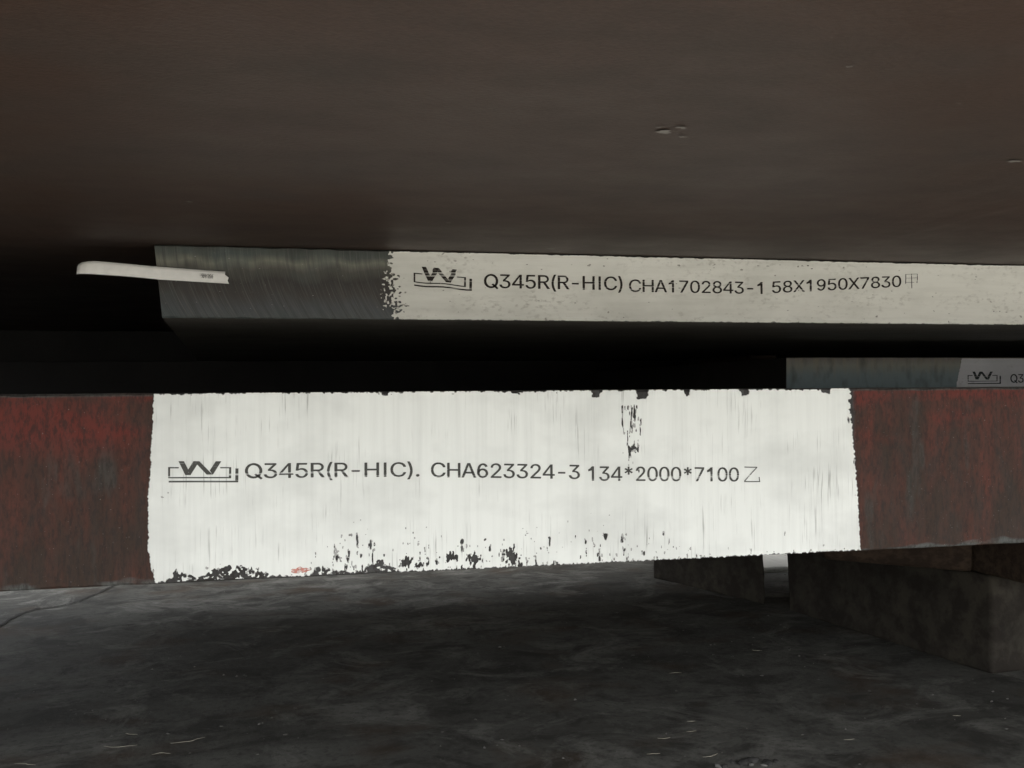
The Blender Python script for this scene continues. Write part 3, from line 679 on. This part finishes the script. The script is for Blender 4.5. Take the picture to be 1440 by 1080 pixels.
def strokes(name, segs, w, y, mat, parent):
    """brush strokes: list of polylines in mm, w = width in mm"""
    V, F = [], []
    for si, pl in enumerate(segs):
        st = len(V)
        for k, p in enumerate(pl):
            a = Vector(pl[max(k-1, 0)]); b = Vector(pl[min(k+1, len(pl)-1)])
            t = (b-a).normalized()
            for s in (-1, 1):
                V.append(((p[0]-t.y*w/2*s)/1000, y-0.00003*si, (p[1]+t.x*w/2*s)/1000+H))
            if k:
                i = st+2*k
                F.append((i-2, i-1, i+1, i))
    return link(name, pymesh(name, V, F), mat, parent)


# ------------------------------------------------------------------ thick plate on the blocks
P1 = thing('steel_plate', 'thick rust-red steel plate with a large chipped white painted patch, lowest in the stack', 'steel plate', (0.3, D1+0.65, T1[0]))
link('slab', plate_mesh('slab', -0.75, 3.2, D1, D1+1.25, T1[0], T1[1], 0.0014, 0.003, 11, rough=0.0005, fine=(-0.7, 1.2)), M_face1, P1)
s1 = P1.children[0]
s1.data.materials.append(M_grey)
for p in s1.data.polygons:
    p.material_index = 1 if p.normal.z > 0.9 else 0
gx1 = np.arange(-100, 468, 0.5); gz1 = np.arange(-133.5, 1.3, 0.5)
X, Z = np.meshgrid(gx1, gz1)
hb = Z+133.0                                             # height above the lower arris
xl = np.interp(-Z, [0, 40, 72, 110, 126, 133], [-90, -92, -94.2, -94.3, -91, -90]) + (fbm(X*0+3, Z*0.25, 5)-0.5)*1.6 + (vnoise(X*0, Z*1.1, 8)-0.5)*0.7
xr = np.interp(-Z, [0, 6, 9, 54, 89, 133], [452, 452, 451, 455, 458, 460]) + (fbm(X*0.12, Z*0.9, 6)-0.5)*3.6*np.interp(-Z, [0, 50, 100], [1.6, 1.1, 0.5])
m = np.minimum((X-xl), (xr-X))
topz = 0.7-3.6*np.clip(fbm(X*0.55, Z*0.05, 12)-0.50, 0, 1)-2.0*np.clip(vnoise(X*0.05, Z*0, 13)-0.6, 0, 1)
m = np.minimum(m, topz-Z)
for cx_, w_, d_ in ((234, 4.6, 5.2), (271.2, 5.8, 7.2), (308.6, 2.6, 5.0), (358.5, 4.4, 5.2), (430, 4.5, 3.5), (71, 3.0, 2.2), (170, 3.5, 2.0)):
    jn = (fbm(X*0.55, Z*0.55, int(cx_))-0.5)*5.0
    m = np.minimum(m, np.maximum(np.abs(X-cx_)-w_+0.35*(-Z)+jn*0.7, (0.3-d_+jn*0.5)-Z))
env = np.interp(X, [-90, -84, -75, -66, -60, -52, -45, -36, -27, -18, -8, 2, 15, 22, 30, 45, 55, 62, 68, 75, 82, 90, 470],
                [1, 1.5, 8, 5, 4, 8, 10.5, 9, 9.5, 5, 2, 1, 0.8, 7, 5, 2.5, 4, 8.5, 9, 5, 1.0, 0.7, 0.6])
env = env*(0.45+1.1*fbm(X*0.35, Z*0.16, 41, 3)) + (fbm(X*0.9, Z*0.3, 43, 2)-0.35)*2.4
m = np.minimum(m, hb-env)
# paint islands surviving inside the chipped band
isl = (fbm(X*0.7, Z*0.6, 77, 2)-0.66)*6
m = np.where((hb < env) & (hb > 1.0) & (X > xl+1), np.maximum(m, isl), m)
hs = np.interp(X, [-90, -60, -10, 10, 25, 50, 75, 120, 170, 210, 250, 300, 340, 460], [9, 13, 10, 6, 24, 36, 30, 20, 26, 32, 30, 20, 9, 5])
dn = np.interp(X, [-90, -60, -15, 5, 20, 60, 90, 140, 180, 260, 300, 340, 460], [.4, .75, .6, .0, .8, 1.0, .9, .9, .75, .8, .5, .3, .25])
ch = fbm(X*0.8, Z*0.26, 91, 3)
thr = 0.615+0.13*np.clip(hb/hs, 0, 2.0)**1.3+0.12*(1-dn)
m = np.minimum(m, (thr-ch)*5)
tr_ = fbm(X*0.75, Z*0.75, 101, 2)
m = np.minimum(m, (0.965-0.16*np.clip(1-(-Z)/11, 0, 1)*np.interp(X, [-90, 60, 120, 200, 230, 460], [.8, 1, 1.3, 1, .4, .7])-tr_)*5)
sc_ = fbm(X*1.3, Z*0.16, 131, 3)
win = np.exp(-((X-263+0.06*(Z+40))/10.5)**4)*np.interp(-Z, [6, 12, 40, 62, 80], [0, 1, 1, .75, 0])
m = np.minimum(m, (1.0-0.46*win-sc_)*5)
edge_ = fbm(X*0.4, Z*0.2, 151, 2)
m = np.minimum(m, (0.97-0.26*np.clip(1-(xr-X)/9, 0, 1)-edge_)*5)
for (a, b, rx, rz) in ((263.7, -45.2, 4.2, 2.2), (261.2, -46.6, 1.8, 2.8), (166, -124, 5.2, 6.0), (86, -125, 4.2, 3.0), (120, -123, 4, 3.4), (137, -125, 4.8, 3.6), (96, -128, 3.2, 2.4), (50, -108, 0.9, 5),
                       (44, -116, 1.0, 4), (36, -118, 1.3, 4), (60, -112, 1.1, 4), (240, -112, 1.6, 3.2), (254, -114, .8, 3.4), (288, -113, .7, 3.5), (392, -117, 1.0, 1.8), (196, -115, 1.2, 3), (128, -113, 1.1, 4.5), (-85, -72, .8, .8), (-81, -69, .6, .6)):
    r = np.sqrt(((X-a)/rx)**2+((Z-b)/rz)**2)+(fbm(X*0.9, Z*0.35, int(abs(a)), 3)-0.5)*2.6
    m = np.minimum(m, (r-1)*min(rx, rz))
paint1 = link('paint_patch', mask_mesh('paint_patch', X, Z, m, D1-0.0009), M_paint1, P1)
link('thin_paint', mask_mesh('thin_paint', X, Z, np.minimum(np.minimum(m+0.5*(0.2+fbm(X*0.5, Z*0.3, 401)), 0.7-m), np.minimum(0.9-Z, Z+133.0)), D1-0.0007), M_thin1, paint1)
paint1['label'] = 'chipped white brushed paint patch with marking'
yl = D1-0.0012
emblem(-81.0, -33.3, -46.8, -48.0, 15.0, yl, M_ink1, paint1)
lettering('Q345R(R-HIC).', -28.7, 96.1, -60.3, -62.3, 10.6, yl, M_ink1, paint1, 'grade marking printed in grey capitals')
lettering('CHA623324-3', 105.0, 220.0, -62.9, -67.5, 10.8, yl, M_ink1, paint1, 'heat number printed in grey capitals')
lettering('134*2000*7100', 227.0, 352.3, -68.9, -73.0, 11.0, yl, M_ink1, paint1, 'plate dimensions printed in grey figures')
strokes('character', [[(357.2, -61.6), (363, -61.9), (368.2, -62.0)], [(368.2, -62.0), (364, -66), (357.6, -72.4), (357.0, -73.2)], [(357.0, -73.2), (363, -73.4), (370.6, -73.5)], [(370.4, -73.9), (369.8, -69.8)]], 0.75, yl, M_ink1, paint1)
# small red smear near the lower edge
rr = random.Random(2)
sv = [((9+7.5*math.cos(a)*(0.6+0.5*rr.random()))/1000, D1-0.0011, (-127.5+2.4*math.sin(a)*(0.5+0.6*rr.random()))/1000+H) for a in np.linspace(0, 2*math.pi, 30)[:-1]]
link('red_smear', pymesh('red_smear', sv, [tuple(range(len(sv)))]), mat_ink('red_smear_paint', (0.55, 0.16, 0.11), 0.55, (300, 1, 300)), paint1)

# ------------------------------------------------------------------ middle plate with the bare cut end
P2 = thing('steel_plate', 'middle steel plate with bare grey flame-cut end and cream painted edge', 'steel plate', (0.6, D2+0.6, T2[0]))
link('slab', plate_mesh('slab', -0.0957, 3.0, D2, D2+1.14, T2[0], T2[1], 0.0009, 0.003, 23, slant=-0.0057, skew=-0.057, rough=0.00035, fine=(-0.0957, 1.1)), None, P2)
s2 = P2.children[0]
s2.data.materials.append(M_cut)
s2.data.materials.append(M_grey)
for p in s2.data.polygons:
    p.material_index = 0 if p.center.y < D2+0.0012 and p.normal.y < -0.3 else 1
gx2 = np.arange(72, 1005, 0.65); gz2 = np.arange(60.6, 120.0, 0.65)
X, Z = np.meshgrid(gx2, gz2)
xl = np.interp(Z, [60, 66, 75, 85, 95, 101, 106, 112, 119], [91.5, 90.5, 91, 89, 88, 87, 85.5, 86, 86.5])
band = np.interp(Z, [61, 66, 75, 88, 97, 104, 112, 119], [2.5, 6, 8, 7.5, 5.5, 3, 2, 1.2])
sp = fbm(X*0.62, Z*0.62, 201, 3)
m = (X-xl)/band*0.8 + (sp-0.5)*5.5
m = np.where(X-xl > band*1.7, 1.0, np.where(X-xl < -band*1.7, -1.0, m))
m = np.minimum(m, (118.5-1.8*np.clip(fbm(X*0.2, Z*0, 203)-0.45, 0, 1)-Z))
m = np.minimum(m, Z-61.5-1.6*np.clip(fbm(X*0.3, Z*0, 207)-0.45, 0, 1))
sc_ = fbm(X*0.30, Z*0.7, 211, 3)
line = np.exp(-((Z-112.5-(X-470)*0.012)/2.2)**2)*np.interp(X, [90, 130, 300, 420, 480, 530, 600], [.3, .35, .3, .75, 1, .6, .1])
m = np.minimum(m, (0.80-0.17*line-sc_)*4)
bt = np.clip(1-(Z-61)/4.5, 0, 1)
m = np.minimum(m, (0.86-0.14*bt-fbm(X*0.25, Z*0.5, 217, 3))*4)
paint2 = link('paint_band', mask_mesh('paint_band', X, Z, m, D2-0.0007), M_paint2, P2)
link('thin_paint', mask_mesh('thin_paint', X, Z, np.minimum(np.minimum(m+0.35*(0.3+fbm(X*0.4, Z*0.4, 403)), 0.6-m), np.minimum(118.8-Z, Z-61.3)), D2-0.0005), M_thin2, paint2)
paint2['label'] = 'cream white painted band with marking'
yl = D2-0.0010


def warp2(u, v):
    # the jet skipped: the top of the double V is shifted up and left, the underlines dip midway
    if v < 0.15 and 0.1 < u < 0.8:
        return u-0.012, v-0.10
    if v > 0.7:
        v += 0.03*math.sin(u*9)
    return u, v


emblem(105.2, 155.0, 105.0, 101.6, 15.2, yl, M_ink2, paint2, warp2)
lettering('Q345R(R-HIC)', 165.5, 289.6, 88.9, 88.7, 11.8, yl, M_ink2, paint2, 'grade marking printed in dark capitals')
lettering('CHA1702843-1', 295.9, 423.8, 87.5, 87.3, 10.8, yl, M_ink2, paint2, 'heat number printed in dark capitals')
lettering('58X1950X7830', 433.5, 566.1, 88.2, 96.1, 10.6, yl, M_ink2, paint2, 'plate dimensions printed in dark figures')
strokes('character', [[(571.2, 108.2), (571.2, 104), (570.8, 99.2)], [(577.2, 108.6), (577.4, 102), (577.4, 95.0)], [(583.4, 108.6), (583.5, 104), (582.9, 100)]], 0.75, yl, M_ink2, paint2)
strokes('character', [[(571.2, 108.0), (577, 108.3), (583.4, 108.6)], [(571.2, 104.4), (577, 104.6), (583.4, 105)], [(571.2, 100.3), (577, 100.5), (580, 100.6)]], 0.30, yl, M_ink3, paint2)

# ------------------------------------------------------------------ recessed plate on the right
P3 = thing('steel_plate', 'thin grey-green steel plate recessed deep between the other plates, right side', 'steel plate', (1.2, D3+0.4, T3[0]))
link('slab', plate_mesh('slab', 0.6005, 3.1, D3, D3+0.82, T3[0], T3[1], 0.0008, 0.004, 37, slant=0.0005, rough=0.0003, fine=(0.6, 1.3)), None, P3)
s3 = P3.children[0]
s3.data.materials.append(M_dull)
s3.data.materials.append(M_dark)
for p in s3.data.polygons:
    p.material_index = 0 if p.center.y < D3+0.0012 and p.normal.y < -0.3 else 1
k3 = 1.12/1.18
X, Z = np.meshgrid(np.arange(830, 1250, 1.0), np.arange(1.6, 39.2, 0.8))
xl = np.interp(Z, [1, 39], [883.3*k3, 892.7*k3])+(fbm(X*0.3, Z*0.5, 301)-0.5)*2.0
paint3 = link('paint_band', mask_mesh('paint_band', X, Z, np.minimum(np.minimum(X-xl, 38.8-Z), Z-1.8), D3-0.0006), M_paint3, P3)
paint3['label'] = 'greyish white painted band with marking'
yl = D3-0.0009
emblem(901.2*k3, 953.4*k3, 22.6*k3, 22.5*k3, 16.8*k3, yl, M_ink3, paint3)
lettering('Q3', 968.3*k3, 989.0*k3, 7.3*k3, 7.2*k3, 11.6*k3, yl, M_ink3, paint3, 'start of a grade marking in grey capitals')

# ------------------------------------------------------------------ overhanging plate at the top
OZ = H+0.1197
P4 = thing('steel_plate', 'broad brown steel plate overhanging the stack, seen from below', 'steel plate', (0.4, 1.0, OZ))
link('slab', plate_mesh('slab', -0.90, 3.3, 0.235, 1.99, OZ, OZ+0.06, 0.002, 0.01, 51, rough=0.0005), M_over, P4)
rf = random.Random(11)
for (fx, fy, s) in ((0.17, 0.429, .0055), (0.176, 0.421, .0035), (0.216, 0.800, .006), (0.374, 0.449, .0045), (0.055, 0.70, .0018), (-0.057, 0.642, .004), (0.112, 0.689, .0035), (0.140, 0.672, .002), (0.334, 0.643, .0022), (0.203, 0.329, .0016), (0.02, 0.73, .0014), (0.16, 0.715, .0016), (0.25, 0.70, .0012), (0.31, 0.50, .0014), (0.40, 0.62, .0015), (0.13, 0.60, .0012), (0.24, 0.78, .002), (0.182, 0.436, .0026), (0.165, 0.422, .002), (0.45, 0.74, .002), (0.30, 0.755, .002), (0.09, 0.55, .0012)):
    vs_ = []
    for a in np.linspace(0, 2*math.pi, 12)[:-1]:
        r = s*0.62*(0.3+0.9*rf.random())
        vs_.append((fx+r*1.5*math.cos(a), fy+r*math.sin(a), OZ-0.0009))
    link('scale_fleck', pymesh('scale_fleck', vs_, [tuple(range(len(vs_)))]), M_fleck, P4)

# ------------------------------------------------------------------ filler plates added deep inside the stack to keep the gap dark
P5 = thing('steel_plate', 'added shade-black filler plate lying far back on the thick plate under the middle one', 'steel plate', (0.0, 1.93, T1[1]))
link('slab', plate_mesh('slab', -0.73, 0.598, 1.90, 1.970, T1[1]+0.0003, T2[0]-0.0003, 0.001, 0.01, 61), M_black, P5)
P6 = thing('steel_plate', 'added shade-black filler plate closing the back of the gap, left of the bare cut end', 'steel plate', (-0.2, 1.98, T1[1]))
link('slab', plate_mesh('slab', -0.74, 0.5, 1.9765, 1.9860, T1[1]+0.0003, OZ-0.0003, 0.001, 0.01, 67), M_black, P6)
P7 = thing('steel_plate', 'added shade-black filler plate at the very back of the gap behind the recessed plate', 'steel plate', (1.8, 1.96, T1[1]))
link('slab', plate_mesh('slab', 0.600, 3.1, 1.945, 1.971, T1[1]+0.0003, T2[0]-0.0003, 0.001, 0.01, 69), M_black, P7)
for bxx in (0.80,):
    b = tag(link('wooden_batten', plate_mesh('wooden_batten', bxx, bxx+0.05, D3+0.50, D3+0.80, T3[1]+0.0002, T2[0]-0.0002, 0.001, 0.01, 71), M_wood),
            'thin dark wooden batten in the gap above the recessed plate', 'batten')

# ------------------------------------------------------------------ paper strip stuck to the bare end
S = tag(bpy.data.objects.new('paper_strip', None), 'narrow white paper strip stuck to the bare cut end, sticking out left', 'paper strip')
COL.objects.link(S)
S.location = (-0.1, D2-0.002, H+0.09)
tx = [-160.1, -158.5, -155.5, -151, -146, -135, -118, -103.3, -98, -80, -62, -47.1]
tz = [101.5, 103.0, 104.3, 105.0, 105.2, 104.6, 103.2, 102.0, 101.7, 100.6, 99.5, 98.7]
bx2 = [-160.6, -159.5, -157, -153, -148, -136, -118, -102.5, -97.5, -79, -60, -43.2]
bz = [95.2, 95.3, 95.2, 95.1, 94.9, 94.3, 93.2, 91.9, 91.4, 90.6, 89.7, 88.9]
yy = [7.5, 4.0, 1.6, 0.2, -0.6, -1.2, -1.4, -1.3, -1.1, -0.9, -0.9, -1.4]
ts = np.linspace(0, 1, 60)
sv, sf = [], []
for t in ts:
    k = t*(len(tx)-1)
    i = np.arange(len(tx))
    a = (np.interp(k, i, tx), np.interp(k, i, tz)); b = (np.interp(k, i, bx2), np.interp(k, i, bz)); y = np.interp(k, i, yy)
    for s in np.linspace(0, 1, 5):
        # ragged torn right end
        ex = 0.0 if t < 1 else (-1.2*math.sin(s*9)+0.6*math.sin(s*23))
        sv.append(((a[0]+(b[0]-a[0])*s+ex)/1000, D2+(y-0.4*math.sin(s*math.pi))/1000, (a[1]+(b[1]-a[1])*s)/1000+H))
for i in range(len(ts)-1):
    for k in range(4):
        q = i*5+k
        sf.append((q, q+1, q+6, q+5))
strip = link('strip', pymesh('strip', sv, sf, True), M_paper, S)
so = strip.modifiers.new('thickness', 'SOLIDIFY')
so.thickness = 0.0002
# the print on the strip stands upside down
tv, tf = text_mesh_verts('规格:')
a0, a1 = tv[:, 0].min(), tv[:, 0].max()
c0, c1 = tv[:, 1].min(), tv[:, 1].max()
Vt = []
for q in tv:
    u = 1-(q[0]-a0)/(a1-a0); w = 1-(q[1]-c0)/(c1-c0)
    px = -66.7+10.4*u
    Vt.append((px/1000, D2-0.0020, (93.0+3.6*w - (px+66.7)*0.055 + 0.25)/1000+H))
pr = link('lettering', pymesh('lettering', Vt, tf), M_ink2, S)
pr['label'] = 'small upside-down printed characters'

# ------------------------------------------------------------------ supports under the stack


def rough_block(name, corners, z0, z1, mat, seed, amp=0.006, res=0.025, parent=None):
    """a worn block from four ground-plan corners: gridded faces, knocked-off arrises, noisy skin"""
    bm = bmesh.new()
    lo = [bm.verts.new((x, y, z0)) for x, y in corners]
    hi = [bm.verts.new((x, y, z1)) for x, y in corners]
    bm.faces.new(lo[::-1])
    bm.faces.new(hi)
    for k in range(4):
        bm.faces.new((lo[k], lo[(k+1) % 4], hi[(k+1) % 4], hi[k]))
    bmesh.ops.recalc_face_normals(bm, faces=bm.faces)
    bmesh.ops.bevel(bm, geom=list(bm.edges), offset=0.007, segments=2, affect='EDGES', profile=0.6)
    for _ in range(4):
        es = [e for e in bm.edges if e.calc_length() > res]
        if es:
            bmesh.ops.subdivide_edges(bm, edges=es, cuts=1, use_grid_fill=True)
    bmesh.ops.triangulate(bm, faces=bm.faces)
    bm.normal_update()
    for v in bm.verts:
        p = v.co
        n = float(fbm(np.array([p.x*28+p.z*9]), np.array([p.y*28+p.z*23]), seed, 3)[0])-0.55
        if z0+0.003 < p.z < z1-0.003:
            p += v.normal*n*2*amp
    me = bpy.data.meshes.new(name)
    bm.to_mesh(me)
    bm.free()
    me.polygons.foreach_set('use_smooth', [True]*len(me.polygons))
    return link(name, me, mat, parent)


tag(rough_block('concrete_block', [(0.963, 1.216), (1.40, 1.262), (1.34, 1.70), (0.885, 1.655)], -0.003, 0.136, M_conc, 3, 0.007), 'worn concrete block on the ground at the right, under the timber', 'block')
A = tag(rough_block('timber_offcut', [(0.962, 1.13), (1.36, 1.17), (1.34, 1.46), (0.958, 1.40)], 0.1365, T1[0]-0.0004, M_wood, 5, 0.003), 'brown timber laid on the worn concrete block at the right edge', 'timber')
Bm = thing('timber_offcut', 'squared timber with scrawled dark mark, left of the brown timber on the block', 'timber', (0.9, 1.38, 0.1365))
rough_block('beam', [(0.957, 1.242), (0.957, 1.52), (0.86, 1.55), (0.81, 1.395)], 0.1365, T1[0]-0.0004, M_wood, 7, 0.002, parent=Bm)
tag(rough_block('concrete_block', [(0.868, 1.71), (0.995, 2.0), (0.95, 2.2), (0.764, 2.017)], -0.003, T1[0]-0.0004, M_conc, 9, 0.005), 'dark block farther back under the plate, beyond the narrow bright gap', 'block')
tag(rough_block('gap_brightener', [(0.93, 2.0), (1.30, 1.985), (1.34, 2.30), (0.96, 2.34)], -0.002, 0.014, M_paint2, 15, 0.001), 'pale board added on the ground to brighten the narrow gap between the dark blocks', 'board')  # pale piece added to stand in for brightly lit ground
blocker = tag(rough_block('light_blocker', [(-0.5, 2.65), (6.0, 2.65), (6.0, 2.8), (-0.5, 2.8)], -0.02, 1.1, M_conc, 17, 0.01, 0.2), 'unseen low grey wall standing behind the stack', 'blocker')  # added out of view to keep rear light off the ground
# supports outside the picture carry the left end
tag(rough_block('concrete_block', [(-0.73, 1.0), (-0.58, 1.0), (-0.58, 1.3), (-0.73, 1.3)], -0.003, T1[0]-0.0004, M_conc, 13, 0.005, 0.05), 'block carrying the left end of the thick plate', 'block')
# scrawled mark on the squared timber's left face
d = Vector((0.81-0.957, 1.395-1.242)).normalized()
nrm = Vector((-d.y, d.x))
if nrm.y > 0:
    nrm = -nrm


def on_beam(u, z):
    return (0.957+d.x*u+nrm.x*0.0035, 1.242+d.y*u+nrm.y*0.0035, z)


mv, mf = [], []
for pl in ([(0.10, .262), (0.112, .25), (0.108, .235), (0.096, .232)], [(0.086, .262), (0.078, .252), (0.086, .245), (0.094, .238), (0.085, .230), (0.076, .236), (0.082, .246), (0.092, .254), (0.086, .262)], [(0.068, .258), (0.056, .25), (0.066, .243), (0.054, .236)]):
    st = len(mv)
    for k, p in enumerate(pl):
        a = Vector(pl[max(k-1, 0)]); b = Vector(pl[min(k+1, len(pl)-1)])
        t = (b-a).normalized()
        for s in (-1, 1):
            mv.append(on_beam(p[0]-t.y*0.0017*s, p[1]+t.x*0.0017*s))
        if k:
            i = st+2*k
            mf.append((i-2, i-1, i+1, i))
link('scrawl', pymesh('scrawl', mv, mf), M_soil, Bm)

# ------------------------------------------------------------------ litter on the ground


def pebble(x, y, r, seed, mat, label, group=None):
    rp = random.Random(seed)
    bm = bmesh.new()
    bmesh.ops.create_icosphere(bm, subdivisions=2, radius=r*0.85)
    sx, sy, sz = 1+rp.random()*.5, 0.8+rp.random()*.3, 0.6+rp.random()*.2
    for v in bm.verts:
        n = float(fbm(np.array([v.co.x/r*1.3+seed]), np.array([v.co.y/r*1.3+v.co.z/r*1.7]), seed, 2)[0])
        v.co *= 0.45+1.1*n
        v.co = Vector((v.co.x*sx, v.co.y*sy, v.co.z*sz))
    me = bpy.data.meshes.new('pebble')
    bm.to_mesh(me)
    bm.free()
    o = link('pebble', me, mat)
    o.location = (x, y, ground_z(x, y)+r*sz*0.25)
    o.rotation_euler = (0, 0, rp.random()*6)
    tag(o, label, 'pebble', group)
    return o


for k, (x, y, r) in enumerate(((0.467, 0.996, .0045), (0.477, 0.991, .0075), (0.490, 0.994, .0065), (0.5005, 0.983, .0055), (0.453, 0.987, .0035), (0.512, 0.987, .004))):
    pebble(x, y, r, k+3, M_stone, 'small dark stone in the cluster at the front edge of the ground', 'dark stones at the front')
for k, (x, y, r) in enumerate(((0.4465, 0.989, .0028), (0.483, 0.985, .003), (0.494, 0.979, .0028))):
    pebble(x, y, r, k+20, M_pale, 'tiny pale chip among the dark stones at the front', 'pale chips at the front')


def sliver(x0, y0, x1, y1, seed):  # a thin, slightly bent pale piece on the ground
    rp = random.Random(seed)
    n = 9
    V, F = [], []
    ln = math.hypot(x1-x0, y1-y0)
    dx, dy = (x1-x0)/ln, (y1-y0)/ln
    bend = rp.uniform(-.18, .18)*ln
    r = 0.00022
    for i in range(n):
        t = i/(n-1)
        o = bend*math.sin(t*math.pi)+rp.uniform(-.03, .03)*ln
        x = x0+(x1-x0)*t-dy*o; y = y0+(y1-y0)*t+dx*o
        z = ground_z(x, y)+0.0012
        w = r*(0.5+1.1*math.sin(0.2+t*2.7))
        for k in range(4):
            a = k*math.pi/2+.4
            V.append((x-dy*w*1.8*math.cos(a), y+dx*w*1.8*math.cos(a), z+w*math.sin(a)))
        if i:
            for k in range(4):
                F.append(((i-1)*4+k, (i-1)*4+(k+1) % 4, i*4+(k+1) % 4, i*4+k))
    o = link('sliver', pymesh('sliver', V, F), M_sliver)
    tag(o, 'thin pale straw lying on the dark ground', 'sliver', 'slivers on the ground')


for k, s in enumerate([(-0.204, 1.206, -0.167, 1.202), (-0.147, 1.165, -0.127, 1.163), (-0.131, 1.197, -0.094, 1.211), (-0.186, 1.248, -0.172, 1.240), (-0.289, 1.174, -0.265, 1.162),
                       (0.525, 1.325, 0.543, 1.323), (0.695, 1.412, 0.708, 1.406), (0.441, 1.016, 0.461, 1.022), (0.793, 1.072, 0.802, 1.069), (0.385, 1.04, 0.400, 1.038),
                       (0.470, 1.130, 0.480, 1.128), (0.455, 1.095, 0.467, 1.094), (0.62, 1.03, 0.632, 1.028), (0.415, 1.085, 0.43, 1.083)]):
    sliver(*s, k+1)

# fine grit strewn over the concrete: far too many grains to count
rg = random.Random(77)
gv, gf = [], []
while len(gf) < 900*8:
    x = rg.uniform(-0.55, 1.15); y = rg.uniform(0.85, 2.15)
    if rg.random() > 1.25-0.5*y*1.2+0.35*float(vnoise(np.array([x*5]), np.array([y*6]), 4)[0]):
        continue
    q = rg.random()
    rr_ = 0.0005+0.0016*q**4
    z = ground_z(x, y)
    k = len(gv)
    a0 = rg.random()*6.3
    for t in range(4):
        w = rr_*(0.6+0.8*rg.random())
        gv.append((x+w*1.4*math.cos(a0+t*1.571), y+w*math.sin(a0+t*1.571), z+rr_*0.25))
    gv.append((x+rg.uniform(-.3, .3)*rr_, y+rg.uniform(-.3, .3)*rr_, z+rr_*(0.7+0.5*rg.random())))
    gv.append((x, y, z-rr_*0.4))
    for t in range(4):
        gf.append((k+t, k+(t+1) % 4, k+4))
        gf.append((k+(t+1) % 4, k+t, k+5))
grit = link('grit', pymesh('grit', gv, gf), mat_block('mixed_grit', (0.07, 0.066, 0.06), (0.30, 0.285, 0.26), (0.045, 0.042, 0.038), (250, 250, 250)))
grit['kind'] = 'stuff'
grit['label'] = 'fine grit strewn over the dark concrete'
grit['category'] = 'grit'
